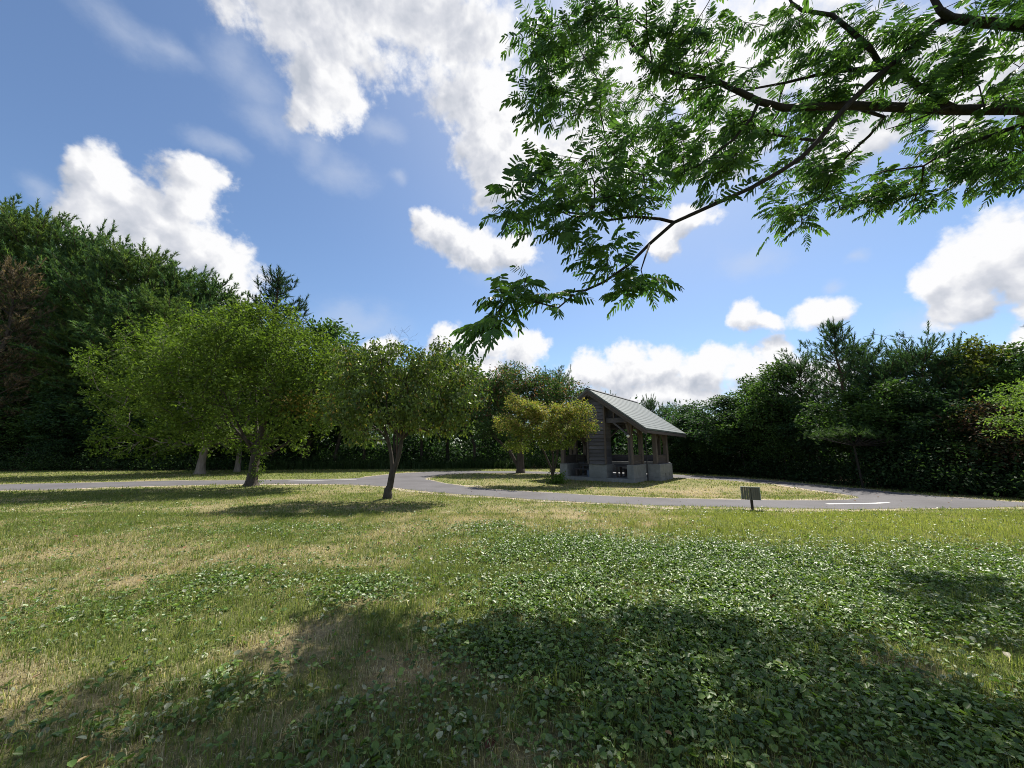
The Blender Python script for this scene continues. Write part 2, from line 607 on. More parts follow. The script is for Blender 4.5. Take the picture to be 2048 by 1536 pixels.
# ------------------------------------------------------------------ grass, weeds, fallen leaves
def scatter_fan(n, y0, y1, margin=1.2, rng=RNG):
    """points spread evenly over the part of the lawn the photograph can see"""
    y = np.sqrt(rng.random(n) * (y1 ** 2 - y0 ** 2) + y0 ** 2)
    x = (rng.random(n) * 2 - 1) * (1.40 * y + margin)
    return x, y


def in_shelter(x, y):
    dx, dy = x - SH[0], y - SH[1]
    s = dx * SA[0] + dy * SA[1]
    t = dx * SB[0] + dy * SB[1]
    return (np.abs(s) < 2.25) & (t > 0.45) & (t < 7.2) | (np.abs(s) < 2.92) & (t > 2.5) & (t < 4.9)


SH = np.array([4.15, 20.5])
SA = np.array([0.788, -0.616])
SB = np.array([0.616, 0.788])


def lawn_ok(x, y):
    return ~(inside(WIDE_OUT, x, y) & ~inside(WIDE_IN, x, y)) & ~in_shelter(x, y) & (forest_depth(x, y) < 1.2)


GREENS = np.array([(0.13, 0.175, 0.042), (0.17, 0.215, 0.055), (0.22, 0.255, 0.08), (0.10, 0.15, 0.04)])
STRAWS = np.array([(0.45, 0.41, 0.25), (0.37, 0.32, 0.19), (0.52, 0.48, 0.33), (0.27, 0.21, 0.125)])


def grass_colours(x, y, rng):
    d = dryness(x, y)
    isdry = rng.random(len(x)) < np.clip(d * 1.05 - 0.02, 0.06, 0.92) * (1 - .7 * sstep(.15, .6, weediness(x, y)))
    c = np.where(isdry[:, None], STRAWS[rng.integers(0, 4, len(x))], GREENS[rng.integers(0, 4, len(x))])
    fresh = blobs(x, y, [(1750, 1045, 6, 2.4, 1.0), (2000, 1060, 3, 2, .9)])[:, None]
    c = np.where(isdry[:, None], c, c * (1 - fresh * 0.45) + np.array([0.31, 0.34, 0.085]) * fresh * 0.62)
    return c * rng.uniform(0.75, 1.25, (len(x), 1)), isdry, d


def blades(x, y, hmin, hmax, wmin, wmax, rng, seg=True, tuft=None):
    c, isdry, d = grass_colours(x, y, rng)
    n = len(x)
    h = rng.uniform(hmin, hmax, n) * np.where(isdry, 0.8, 1.0) * (0.65 + 0.8 * fbm(x, y, 1.7, 2, 30))
    w = rng.uniform(wmin, wmax, n)
    a = rng.random(n) * 2 * np.pi
    lean = rng.uniform(0.15, 1.15, n) * np.where(isdry, 1.5, 1.0)
    ld = np.stack([np.cos(a), np.sin(a), np.zeros(n)], 1)
    b = a + np.pi / 2 + rng.normal(0, 0.5, n)
    wd = np.stack([np.cos(b), np.sin(b), np.zeros(n)], 1) * (w / 2)[:, None]
    base = np.stack([x, y, hgt(x, y) - 0.004], 1)
    up = np.array([0, 0, 1.0])
    cl = np.cos(np.minimum(lean, 1.35))[:, None]
    sl = np.sin(np.minimum(lean, 1.35))[:, None]
    H = h[:, None]
    if seg:
        mid = base + (up * (0.55 + 0.1 * cl) + ld * 0.22 * sl) * H
        tip = base + (up * (0.25 + 0.75 * cl) + ld * 0.9 * sl) * H
        v = np.stack([base - wd, base + wd, mid + wd * 0.8, mid - wd * 0.8, tip], 1).reshape(-1, 3)
        k = np.arange(n)[:, None] * 5
        q = k + np.array([[0, 1, 2, 3]])
        t = k + np.array([[3, 2, 4]])
        return v, q, t, np.repeat(c, 5, 0)
    tip = base + (up * (0.3 + 0.7 * cl) + ld * 0.8 * sl) * H
    v = np.stack([base - wd, base + wd, tip], 1).reshape(-1, 3)
    k = np.arange(n)[:, None] * 3
    return v, np.zeros((0, 4), int), k + np.array([[0, 1, 2]]), np.repeat(c, 3, 0)


def join(parts):
    vs, qs, ts, cs = [], [], [], []
    o = 0
    for v, q, t, c in parts:
        vs.append(v)
        qs.append(q + o)
        ts.append(t + o)
        cs.append(c)
        o += len(v)
    return np.concatenate(vs), np.concatenate(qs), np.concatenate(ts), np.concatenate(cs)


rng = np.random.default_rng(101)
parts = []
for (n, y0, y1, h0, h1, w0, w1, seg) in [(220000, 1.5, 5.6, 0.03, 0.085, 0.0025, 0.006, True), (260000, 5.2, 10.2, 0.035, 0.095, 0.006, 0.011, False), (130000, 9.8, 15, 0.03, 0.085, 0.010, 0.02, False), (120000, 14.5, 36, 0.04, 0.10, 0.025, 0.05, False)]:
    x, y = scatter_fan(n, y0, y1, 1.2, rng)
    thin = 1 - 0.35 * dryness(x, y) - 0.45 * sstep(0.62, 0.75, fbm(x, y, 1.3, 3, 55))
    wz = sstep(.15, .6, weediness(x, y))
    ok = lawn_ok(x, y) & (rng.random(n) < thin * (1 - .42 * wz))
    parts.append(blades(x[ok], y[ok], h0, h1, w0, w1, rng, seg))
# longer tufts in the foreground and along the road edge
x, y = scatter_fan(420, 1.7, 9, 1.0, rng)
tx = np.repeat(x, 26) + rng.normal(0, 0.035, 420 * 26)
ty = np.repeat(y, 26) + rng.normal(0, 0.035, 420 * 26)
ok = lawn_ok(tx, ty)
parts.append(blades(tx[ok], ty[ok], 0.09, 0.20, 0.003, 0.007, rng, True))
e = ROAD_OUT[:int(len(ROAD_OUT) * 0.5)]
e = e[(e[:, 1] < 24) & (np.abs(e[:, 0]) < 30)]
e = e[rng.random(len(e)) < .55]
tx = np.repeat(e[:, 0], 14) + rng.normal(0, 0.10, len(e) * 14)
ty = np.repeat(e[:, 1], 14) - np.abs(rng.normal(0, 0.12, len(e) * 14)) + 0.02
parts.append(blades(tx, ty, 0.04, 0.13, 0.008, 0.018, rng, False))
gv, gq, gt, gc = join(parts)
grass = mesh_np('grass', gv, [gq, gt], M['grass'], col=gc)
tag(grass, 'short dry and green grass covering the lawn', 'grass', kind='stuff')


def oval_leaves(P, D, Nn, L, W, fold, c, droop=0.15):
    """six-sided folded leaves: P base, D direction, Nn normal"""
    n = len(P)
    S = np.cross(D, Nn)
    S /= np.linalg.norm(S, axis=1)[:, None] + 1e-9
    U = np.cross(S, D)
    L = L[:, None]
    W = W[:, None]
    F = fold[:, None] if np.ndim(fold) else fold
    v = np.stack([P,
                  P + D * L * 0.30 - S * W * 0.46 + U * W * F, P + D * L * 0.70 - S * W * 0.40 + U * (W * F - L * droop * .4),
                  P + D * L - U * L * droop,
                  P + D * L * 0.70 + S * W * 0.40 + U * (W * F - L * droop * .4), P + D * L * 0.30 + S * W * 0.46 + U * W * F], 1).reshape(-1, 3)
    k = np.arange(n)[:, None] * 6
    q = np.concatenate([k + np.array([[0, 3, 2, 1]]), k + np.array([[0, 5, 4, 3]])])
    return v, q, np.zeros((0, 3), int), np.repeat(c, 6, 0)


def unit(a):
    return a / (np.linalg.norm(a, axis=-1, keepdims=True) + 1e-9)


rng = np.random.default_rng(77)
parts = []
for (n, y0, y1, l0, l1, per) in [(34000, 1.6, 5.2, 0.018, 0.054, 6), (62000, 4.9, 9.0, 0.022, 0.052, 5), (34000, 8.8, 12.5, 0.030, 0.06, 4)]:
    x, y = scatter_fan(n, y0, y1, 1.0, rng)
    w = weediness(x, y)
    ok = (rng.random(n) < w * 0.95 + 0.03) & lawn_ok(x, y)
    x, y, w = x[ok], y[ok], w[ok]
    x = np.repeat(x, per)
    y = np.repeat(y, per)
    w = np.repeat(w, per)
    k = len(x)
    a = rng.random(k) * 2 * np.pi
    rad = rng.uniform(0.005, 0.06, k)
    P = np.stack([x + np.cos(a) * rad, y + np.sin(a) * rad, np.zeros(k)], 1)
    P[:, 2] = hgt(P[:, 0], P[:, 1]) + rng.uniform(0.015, 0.04, k) + w * rng.uniform(0.0, 0.05, k)
    el = rng.normal(0.3, 0.5, k)
    D = unit(np.stack([np.cos(a), np.sin(a), np.sin(el)], 1))
    Nn = unit(np.stack([rng.normal(0, .3, k), rng.normal(0, .3, k), np.ones(k)], 1))
    L = rng.uniform(l0, l1, k)
    base = np.array([(0.082, 0.146, 0.034), (0.11, 0.188, 0.040), (0.155, 0.235, 0.054), (0.07, 0.128, 0.042)])[rng.integers(0, 4, k)]
    pale = rng.random(k) < np.where(w < 0.3, 0.14, 0.008)
    base = np.where(pale[:, None], np.array([0.30, 0.33, 0.21]), base) * rng.uniform(0.6, 1.35, (k, 1))
    parts.append(oval_leaves(P, D, Nn, L, L * rng.choice([.32, .5, .7, .85, .95], k) * rng.uniform(.9, 1.1, k), rng.uniform(0.05, 0.3, k), base, 0.25))
wv, wq, wt, wc = join(parts)
weeds = mesh_np('ground_cover', wv, [wq], M['weed'], col=wc)
tag(weeds, 'broad leaved weeds spreading through the lawn', 'ground cover', kind='stuff')

rng = np.random.default_rng(78)
x, y = scatter_fan(1500, 1.6, 16, 1.0, rng)
keep = rng.random(1500) < np.where(y < 5, 0.75, 0.35)
x, y = x[keep], y[keep]
k = len(x)
a = rng.random(k) * 2 * np.pi
z = np.where(on_road(x, y), 0.02, hgt(x, y) + rng.uniform(0.02, 0.06, k))
P = np.stack([x, y, z], 1)
D = unit(np.stack([np.cos(a), np.sin(a), rng.normal(0.05, .2, k)], 1))
Nn = unit(np.stack([rng.normal(0, .35, k), rng.normal(0, .35, k), np.ones(k)], 1))
L = rng.uniform(0.03, 0.075, k)
cc = np.array([(0.20, 0.07, 0.035), (0.30, 0.17, 0.07), (0.13, 0.055, 0.03), (0.40, 0.30, 0.15), (0.42, 0.38, 0.28)])[rng.integers(0, 5, k)] * rng.uniform(0.7, 1.2, (k, 1))
v, q, t, c_ = oval_leaves(P, D, Nn, L, L * rng.uniform(0.4, 0.7, k), rng.uniform(0.0, 0.35, k), cc, 0.1)
fl = mesh_np('fallen_leaves', v, [q], M['dry_leaf'], col=c_)
tag(fl, 'brown fallen leaves scattered over the lawn', 'leaves', kind='stuff')


# ------------------------------------------------------------------ tree skeletons
class Skeleton:
    def __init__(self):
        self.p = []
        self.par = []
        self.r = []
        self.plen = []

    def limb(self, pts, start=None):
        """polyline of (x,y,z,r); start = index of the node it leaves from"""
        prev = -1 if start is None else start
        ids = []
        for q in pts:
            p = np.array(q[:3], float)
            if prev >= 0 and np.linalg.norm(p - self.p[prev]) < 1e-4:
                continue
            self.p.append(p)
            self.par.append(prev)
            self.r.append(q[3] if len(q) > 3 else 0.0)
            self.plen.append(0 if prev < 0 else self.plen[prev] + np.linalg.norm(p - self.p[prev]))
            prev = len(self.p) - 1
            ids.append(prev)
        return ids

    def nearest(self, q, wl=0.2, minz=None):
        A = np.array(self.p)
        d = np.linalg.norm(A - q, axis=1) + wl * np.array(self.plen)
        if minz is not None:
            d = d + np.where(A[:, 2] < minz, 50, 0)
        return int(np.argmin(d))

    def attach(self, targets, step=0.35, wl=0.25, minz=None, lift=0.12, jit=0.03, rng=RNG):
        order = np.argsort([np.linalg.norm(np.array(self.p[0]) - t) for t in targets])
        cap = len(self.p) + len(targets) * 12
        A = np.zeros((cap, 3))
        PL = np.zeros(cap)
        n = len(self.p)
        A[:n] = self.p
        PL[:n] = self.plen
        ends = np.zeros(len(targets), int)
        for ti in order:
            t = np.asarray(targets[ti], float)
            d = np.linalg.norm(A[:n] - t, axis=1) + wl * PL[:n]
            if minz is not None:
                d = d + np.where(A[:n, 2] < minz, 50, 0)
            i = int(np.argmin(d))
            a = A[i].copy()
            L = np.linalg.norm(t - a)
            k = min(10, max(1, int(L / step)))
            ctrl = (a + t) / 2 + np.array([0, 0, lift * L]) + rng.normal(0, 0.06 * L, 3)
            prev = i
            for j in range(1, k + 1):
                u = j / k
                p = (1 - u) ** 2 * a + 2 * u * (1 - u) * ctrl + u * u * t
                if j < k:
                    p = p + rng.normal(0, jit, 3)
                if n >= cap:
                    break
                A[n] = p
                PL[n] = PL[prev] + np.linalg.norm(p - A[prev])
                self.p.append(p)
                self.par.append(prev)
                self.r.append(0.0)
                self.plen.append(PL[n])
                prev = n
                n += 1
            ends[ti] = prev
        return ends

    def radii(self, tip=0.008, power=0.5, cap=None):
        n = len(self.p)
        cnt = np.zeros(n)
        has = np.zeros(n, bool)
        par = np.array(self.par)
        for i in range(n - 1, -1, -1):
            if not has[i]:
                cnt[i] = 1
            if par[i] >= 0:
                cnt[par[i]] += cnt[i]
                has[par[i]] = True
        r = tip * cnt ** power
        giv = np.array(self.r)
        r = np.where(giv > 0, giv, r)
        for i in range(n):          # never thicker than the limb it leaves
            if par[i] >= 0 and giv[i] == 0:
                r[i] = min(r[i], r[par[i]] * 0.92)
        return r

    def tubes(self, tip=0.008, power=0.5, sides=6, rmin=0.0, rng=RNG, knob=0.0):
        P = np.array(self.p)
        par = np.array(self.par)
        r = self.radii(tip, power)
        n = len(P)
        T = np.zeros((n, 3))
        has = par >= 0
        T[has] = P[has] - P[par[has]]
        T = unit(T)
        # main child = first child added
        main = np.full(n, -1)
        for i in range(n):
            if par[i] >= 0 and main[par[i]] < 0:
                main[par[i]] = i
        root = np.where(~has)[0]
        for i in root:
            if main[i] >= 0:
                T[i] = unit(P[main[i]] - P[i])
        Tn = T.copy()
        for i in range(n):
            if main[i] >= 0:
                Tn[i] = unit(T[i] + T[main[i]])
        e = np.where(has)[0]
        e = e[np.maximum(r[e], r[par[e]]) > rmin]
        pe = par[e]
        ismain = main[pe] == e
        t0 = np.where(ismain[:, None], Tn[pe], T[e])
        t1 = Tn[e]
        r0 = np.where(ismain, r[pe], np.minimum(r[e] * 1.25, r[pe]))
        r1 = r[e]

        def ring(c, t, rr):
            ref = np.array([0.31, 0.94, 0.13])
            a = unit(np.cross(t, ref))
            b = np.cross(t, a)
            ang = np.arange(sides) * 2 * np.pi / sides
            return c[:, None, :] + (a[:, None, :] * np.cos(ang)[None, :, None] + b[:, None, :] * np.sin(ang)[None, :, None]) * rr[:, None, None]

        R0 = ring(P[pe], t0, r0)
        R1 = ring(P[e], t1, r1)
        v = np.concatenate([R0, R1], 1).reshape(-1, 3)
        k = np.arange(len(e))[:, None] * 2 * sides
        i = np.arange(sides)
        j = (i + 1) % sides
        q = (k[:, :, None] + np.stack([i, j, j + sides, i + sides], 1)[None]).reshape(-1, 4)
        return v, q


def diamonds(P, D, Nn, L, W, c):
    n = len(P)
    S = unit(np.cross(D, Nn))
    L = L[:, None]
    W = W[:, None]
    v = np.stack([P, P + D * L * 0.45 + S * W * 0.5, P + D * L, P + D * L * 0.45 - S * W * 0.5], 1).reshape(-1, 3)
    q = np.arange(n)[:, None] * 4 + np.array([[0, 1, 2, 3]])
    return v, q, np.repeat(c, 4, 0)


def leaf_cloud(C, per, spread, l0, l1, wr, cols, rng, droop=0.2, flat=0.6, upn=0.8, cvar=0.36, accent=None, ctr=None, sl=0.0):
    """leaves round the cluster centres C"""
    k = len(C) * per
    off = rng.normal(0, 1, (k, 3)) * np.array([spread, spread, spread * flat])
    CC = np.repeat(C, per, 0)
    P = CC + off
    if ctr is not None:
        od = unit(unit(C - np.asarray(ctr)) * 0.8 + rng.normal(0, .45, C.shape) + np.array([0, 0, .45]))
        sp_ = rng.uniform(.5, 1.2, len(C)) * sl
        uu = rng.random(k)
        P = CC + np.repeat(od * sp_[:, None], per, 0) * (uu - .25)[:, None] + off * (1.15 - .75 * uu)[:, None]
    D = unit(unit(off) * 0.8 + rng.normal(0, 0.55, (k, 3)) + np.array([0, 0, -droop]))
    Nn = unit(rng.normal(0, 1, (k, 3)) * 0.7 + np.array([0, 0, upn]))
    L = rng.uniform(l0, l1, k)
    cols = np.array(cols)
    cl = np.repeat(rng.random(len(C)), per)
    ci = np.clip(((cl * 0.75 + rng.random(k) * 0.45) * len(cols)).astype(int), 0, len(cols) - 1)
    c = cols[ci] * rng.uniform(1 - cvar, 1 + cvar, (k, 1))
    if accent is not None:
        frac, ac, fn = accent
        f = frac * (fn(P) if fn else 1.0)
        hit = rng.random(k) < f
        ac = np.array(ac)
        c = np.where(hit[:, None], ac[rng.integers(0, len(ac), k)] * rng.uniform(0.8, 1.2, (k, 1)), c)
    return diamonds(P, D, Nn, L, L * wr, c)


def lobe_points(lobes, n, rng, shell=0.55):
    """cluster centres inside ellipsoid lobes (cx,cy,cz,rx,ry,rz), denser toward the outside"""
    vol = np.array([l[3] * l[4] * l[5] for l in lobes]) ** 0.75
    ch = rng.choice(len(lobes), n, p=vol / vol.sum())
    L = np.array(lobes)[ch]
    d = unit(rng.normal(0, 1, (n, 3)))
    rr = rng.random(n) ** (1 / 3.0) * (1 - shell) + shell * rng.random(n) ** 0.25
    return L[:, :3] + d * rr[:, None] * L[:, 3:]


def finish_tree(root, sk, leaves, bark, leafmat, tip=0.008, power=0.5, sides=6, rmin=0.0):
    v, q = sk.tubes(tip, power, sides, rmin)
    mesh_np('trunk', v, [q], bark, root, smooth=True)
    lv, lq, lc = leaves
    mesh_np('crown', lv, [lq], leafmat, root, col=lc)


def merge_leaves(lst):
    o = 0
    V, Q, Cc = [], [], []
    for v, q, c in lst:
        V.append(v)
        Q.append(q + o)
        Cc.append(c)
        o += len(v)
    return np.concatenate(V), np.concatenate(Q), np.concatenate(Cc)


def flare(pts, base=1.5):
    """widen the foot of a trunk polyline"""
    (x, y, z, r) = pts[0]
    return [(x, y, z - 0.05, r * base), (x, y, z + 0.12, r * 1.18)] + [(p[0], p[1], max(p[2], z + 0.3), p[3]) if i == 0 else p for i, p in enumerate(pts)]


# ------------------------------------------------------------------ broadleaf trees standing on the lawn
def local(base, px, py, d):
    return at(px, py, d) - base


def px_lobes(base, lst):
    """ellipsoids given by where their centre stands (bearing, height angle, distance Y) and radii in metres"""
    out = []
    for px, py, Y, rx, ry, rz in lst:
        c = at_y(px, py, Y) - base
        out.append((c[0], c[1], c[2], rx, ry, rz))
    return out


# --- the big spreading green tree
base = ground(503, 972)
rng = np.random.default_rng(11)
root = empty('broadleaf_tree', base, 0, 'big spreading green tree with a dark leafy trunk between lawn and road', 'tree')
lob = px_lobes(base, [(430, 720, 17.5, 2.3, 2.2, 1.7), (500, 690, 18, 2.4, 2.4, 1.8), (590, 715, 18, 2.2, 2.2, 1.6), (370, 790, 17.2, 2.0, 1.8, 1.5), (640, 780, 17.6, 2.0, 1.8, 1.6), (500, 780, 16.6, 2.6, 1.6, 1.7), (600, 840, 17.2, 1.8, 1.5, 0.9), (680, 750, 17.8, 1.2, 1.2, 1.0), (430, 850, 17.5, 1.7, 1.4, 0.7), (300, 760, 17.5, 1.5, 1.4, 1.0), (540, 640, 18.2, 1.3, 1.3, 0.8), (330, 700, 18, 1.1, 1.1, 0.7), (400, 880, 17.6, 1.5, 1.2, .5), (580, 885, 17.6, 1.6, 1.2, .4)])
C = lobe_points(lob, 980, rng, 0.55)
sk = Skeleton()
tr = sk.limb(flare([(0, 0, 0, .25), (0.02, 0, 0.7, .215), (0.0, 0.05, 1.3, .205), (0.05, 0.05, 1.75, .19), (.14, .05, 2.4, .15), (.25, 0, 3.2, .12), (.32, .1, 4.1, .085), (.3, 0, 5.2, .05)], 1.7))
for ex, ey, ez, r in [(-1.9, -.3, 4.0, .085), (-1.0, .9, 5.0, .08), (1.7, .2, 4.5, .085), (1.3, -1.0, 4.4, .07), (-1.0, -1.2, 4.3, .075), (2.6, .1, 3.2, .075), (-2.6, .2, 3.1, .07)]:
    at_i = tr[-5] if r > .078 else tr[-6] if r > .072 else tr[-4]
    p0 = np.array(sk.p[at_i])
    e_ = np.array([ex, ey, ez])
    sk.limb([tuple(p0 + (e_ - p0) * u + np.array([0, 0, -.35 * math.sin(u * math.pi) * (1 if ez < 4.2 else .3)])) + (r * (1 - .6 * u),) for u in (.12, .3, .5, .75, 1)], at_i)
ends = sk.attach(C, 0.4, 0.25, 1.3, 0.08, 0.04, rng)
A_COLS = [(0.066, 0.108, 0.022), (0.092, 0.146, 0.028), (0.128, 0.186, 0.036), (0.078, 0.124, 0.025)]
lv = leaf_cloud(C, 36, 0.17, 0.11, 0.21, 0.5, A_COLS, rng, 0.1, 0.8, ctr=(0, 0, 2.6), sl=.75, accent=(0.35, [(0.24, 0.21, 0.05), (0.27, 0.20, 0.06)], lambda P: sstep(1.4, 2.6, P[:, 0]) * sstep(4.6, 3.8, P[:, 2]) * sstep(2.6, 3.4, P[:, 2])))
sh = np.stack([rng.normal(0.12, .12, 26), rng.normal(0, .15, 26), rng.uniform(0.2, 1.7, 26)], 1)
lv2 = leaf_cloud(sh, 26, 0.12, 0.06, 0.10, 0.55, A_COLS[:2], rng)
finish_tree(root, sk, merge_leaves([lv, lv2]), M['bark_dark'], M['leaf'], 0.008, 0.5, 7)

# --- two trees with pale trunks across the road
base = ground(400, 948)
rng = np.random.default_rng(12)
root = empty('broadleaf_tree', base, 0, 'green tree with a forked pale sunlit trunk across the road, before dark woods', 'tree')
lob = px_lobes(base, [(260, 740, 26.5, 3.2, 2.6, 2.0), (330, 690, 27, 3.0, 2.6, 2.0), (420, 680, 28, 3.0, 2.6, 2.4), (250, 800, 26.5, 2.6, 2.2, 1.6), (380, 780, 26, 3.2, 2.2, 2.6), (480, 740, 28, 2.8, 2.4, 2.4), (300, 850, 26, 2.6, 2, 1.2), (440, 850, 26.5, 2.4, 2, 1.2), (280, 890, 26, 2.8, 2, .9), (470, 880, 27, 2.4, 2, 1.0), (360, 880, 27.5, 2.4, 2, .8)])
C = lobe_points(lob, 600, rng, 0.6)
sk = Skeleton()
tr = sk.limb(flare([(0, 0, 0, .30), (0, 0, 0.8, .25), (.05, 0, 1.4, .24)], 1.4))
sk.limb([(-.05, 0, 1.9, .2), (-.25, .05, 2.7, .15), (-.9, 0, 3.8, .12), (-2.2, 0, 5.0, .08)], tr[-1])
sk.limb([(.25, 0, 1.9, .17), (.55, -.05, 2.6, .14), (.9, .1, 3.6, .12), (1.4, 0, 5.4, .08)], tr[-1])
sk.attach(C, 0.5, 0.25, 2.0, 0.08, 0.05, rng)
lv = leaf_cloud(C, 40, 0.25, 0.15, 0.26, 0.5, ctr=(0, 0, 3.5), sl=1.1, cols=[(0.070, 0.115, 0.023), (0.097, 0.157, 0.029), (0.135, 0.198, 0.037), (0.082, 0.132, 0.026)], rng=rng, droop=0.1, flat=0.7)
finish_tree(root, sk, lv, M['bark_pale'], M['leaf'], 0.012, 0.5, 7)

base = ground(474, 944)
rng = np.random.default_rng(13)
root = empty('broadleaf_tree', base, 0, 'thinner pale trunked tree right of the forked pale trunk', 'tree')
lob = px_lobes(base, [(500, 730, 30, 3.2, 2.4, 2.6), (560, 700, 31, 2.8, 2.4, 2.0), (480, 800, 29.5, 2.8, 2.0, 2.0), (600, 780, 31, 2.6, 2, 1.8)])
C = lobe_points(lob, 300, rng, 0.6)
sk = Skeleton()
tr = sk.limb(flare([(0, 0, 0, .2), (0, 0, 1.2, .17), (-.1, 0, 2.2, .15), (-.2, 0, 2.9, .14)], 1.3))
sk.limb([(-.7, 0, 3.5, .1), (-1.3, 0, 4.4, .07)], tr[-1])
sk.limb([(.2, 0, 3.6, .1), (.8, 0, 5.0, .07)], tr[-1])
sk.attach(C, 0.5, 0.25, 2.4, 0.08, 0.05, rng)
lv = leaf_cloud(C, 40, 0.27, 0.16, 0.27, 0.5, [(0.055, 0.085, 0.020), (0.075, 0.11, 0.025), (0.10, 0.14, 0.03)], rng, 0.1, 0.7, ctr=(0, 0, 3.5), sl=1.1)
finish_tree(root, sk, lv, M['bark_pale'], M['leaf'], 0.012, 0.5, 6)

# --- twin-stemmed tree with drooping leaves in the middle of the lawn
base = ground(775, 997)
rng = np.random.default_rng(14)
root = empty('broadleaf_tree', base, 0, 'twin stemmed tree with drooping olive leaves standing alone on the lawn edge', 'tree')
lob = px_lobes(base, [(800, 740, 13.3, 1.4, 1.2, .85), (720, 755, 13.2, 1.25, 1.1, .9), (880, 745, 13.4, 1.3, 1.1, .85), (925, 780, 13.5, .95, .9, .75), (770, 800, 12.6, 1.6, .9, .9), (860, 820, 13, 1.3, 1.1, .8), (700, 820, 13.2, .8, .9, .8), (880, 700, 13.3, .4, .4, .35), (700, 710, 13.3, .5, .5, .5), (905, 850, 13.3, .6, .7, .4), (720, 870, 13.2, .6, .7, .35), (820, 860, 13.6, .9, .8, .35), (760, 710, 13.3, .6, .6, .4)])
C = lobe_points(lob, 560, rng, 0.6)
sk = Skeleton()
tr = sk.limb(flare([(0, 0, 0, .13), (.06, 0, .4, .115), (.11, 0, .8, .108)], 1.35))
a_ = sk.limb([(.10, .02, 1.05, .07), (.02, .05, 1.5, .064), (-.12, .05, 2.0, .062), (-.35, .1, 2.6, .05), (-.6, .05, 3.4, .035), (-.75, .1, 4.2, .02)], tr[-1])
b_ = sk.limb([(.22, 0, 1.1, .08), (.33, 0, 1.55, .074), (.38, 0, 2.0, .068), (.33, -.1, 2.7, .07), (.25, -.05, 3.4, .05), (.35, .1, 4.4, .025)], tr[-1])
sk.limb([(.6, .1, 2.25, .045), (1.0, .1, 2.75, .04), (1.5, .1, 3.3, .025), (1.9, .2, 3.8, .015)], b_[2])
sk.limb([(.75, -.3, 3.0, .035), (1.3, -.4, 3.5, .025)], b_[3])
sk.limb([(-.5, .1, 2.35, .035), (-1.0, 0, 2.7, .028), (-1.4, 0, 3.2, .02)], a_[2])
sk.limb([(.05, -.2, 2.5, .04), (-.1, -.4, 3.2, .03), (-.1, -.4, 4.2, .02)], b_[2])
sk.attach(C, 0.3, 0.3, 1.6, 0.05, 0.03, rng)
D_COLS = [(0.055, 0.092, 0.024), (0.078, 0.122, 0.029), (0.102, 0.15, 0.036), (0.12, 0.165, 0.04)]
lv = leaf_cloud(C, 30, 0.15, 0.09, 0.17, 0.5, D_COLS, rng, 1.1, 0.7, 0.4, ctr=(.4, 0, 2.4), sl=.5, accent=(0.05, [(0.24, 0.21, 0.05), (0.25, 0.18, 0.06)], None))
finish_tree(root, sk, lv, M['bark_dark'], M['glossy_leaf'], 0.007, 0.5, 8)

# --- small golden maple by the shelter
base = ground(1106, 967)
rng = np.random.default_rng(15)
root = empty('maple_tree', base, 0, 'small layered maple with orange tinged leaves beside the shelter', 'tree')
lob = px_lobes(base, [(1045, 815, 18.9, .85, .8, .35), (1100, 830, 18.6, 1.2, .9, .4), (1150, 825, 18.8, .9, .8, .35), (1165, 855, 18.8, .75, .7, .3), (1020, 855, 18.9, .75, .8, .35), (1070, 870, 18.3, 1.1, .8, .4), (1130, 865, 18.4, 1.0, .8, .35), (1040, 895, 18.7, .7, .7, .22), (1110, 890, 18.4, .8, .7, .2), (1035, 805, 18.9, .3, .3, .3), (1085, 850, 18.5, .8, .8, .45), (1065, 825, 18.7, .7, .7, .35)])
C = lobe_points(lob, 390, rng, 0.5)
sk = Skeleton()
tr = sk.limb(flare([(0, 0, 0, .085), (0, 0, .35, .075)], 1.5))
sk.limb([(-.1, 0, .8, .055), (-.4, 0, 1.5, .045), (-.75, 0, 2.2, .035), (-1.4, 0, 3.0, .02)], tr[-1])
sk.limb([(.03, 0, .8, .06), (.02, 0, 1.5, .05), (-.05, 0, 2.2, .04), (-.1, 0, 3.2, .02)], tr[-1])
sk.limb([(.12, 0, .8, .04), (.28, 0, 1.5, .035), (.3, .05, 2.2, .03), (.9, 0, 2.9, .018)], tr[-1])
sk.attach(C, 0.3, 0.25, 1.3, 0.05, 0.03, rng)
top = [(0.26, 0.22, 0.08), (0.30, 0.21, 0.09), (0.24, 0.23, 0.07), (0.30, 0.27, 0.10)]
cz = C[:, 2]
lv = leaf_cloud(C, 50, 0.13, 0.07, 0.13, 0.6, ctr=(0, 0, 1.2), sl=.6, cols=[(0.10, 0.155, 0.036), (0.14, 0.195, 0.042), (0.18, 0.21, 0.05)], rng=rng, droop=0.25, flat=0.5, upn=1.2, accent=(0.5, top, lambda P: sstep(1.9, 3.1, P[:, 2])))
finish_tree(root, sk, lv, M['bark_dark'], M['leaf'], 0.006, 0.5, 6)
rng = np.random.default_rng(16)
sh = np.stack([rng.normal(0.18, .2, 40), rng.normal(-.05, .2, 40), np.abs(rng.normal(.15, .2, 40))], 1) + base
v, q, c_ = leaf_cloud(sh, 26, 0.09, 0.07, 0.12, 0.6, [(0.08, 0.15, 0.03), (0.11, 0.19, 0.04)], rng)
o = mesh_np('shrub', v, [q], M['leaf'], col=c_)
tag(o, 'small bright green shrub sprouting at the foot of the golden maple', 'shrub')

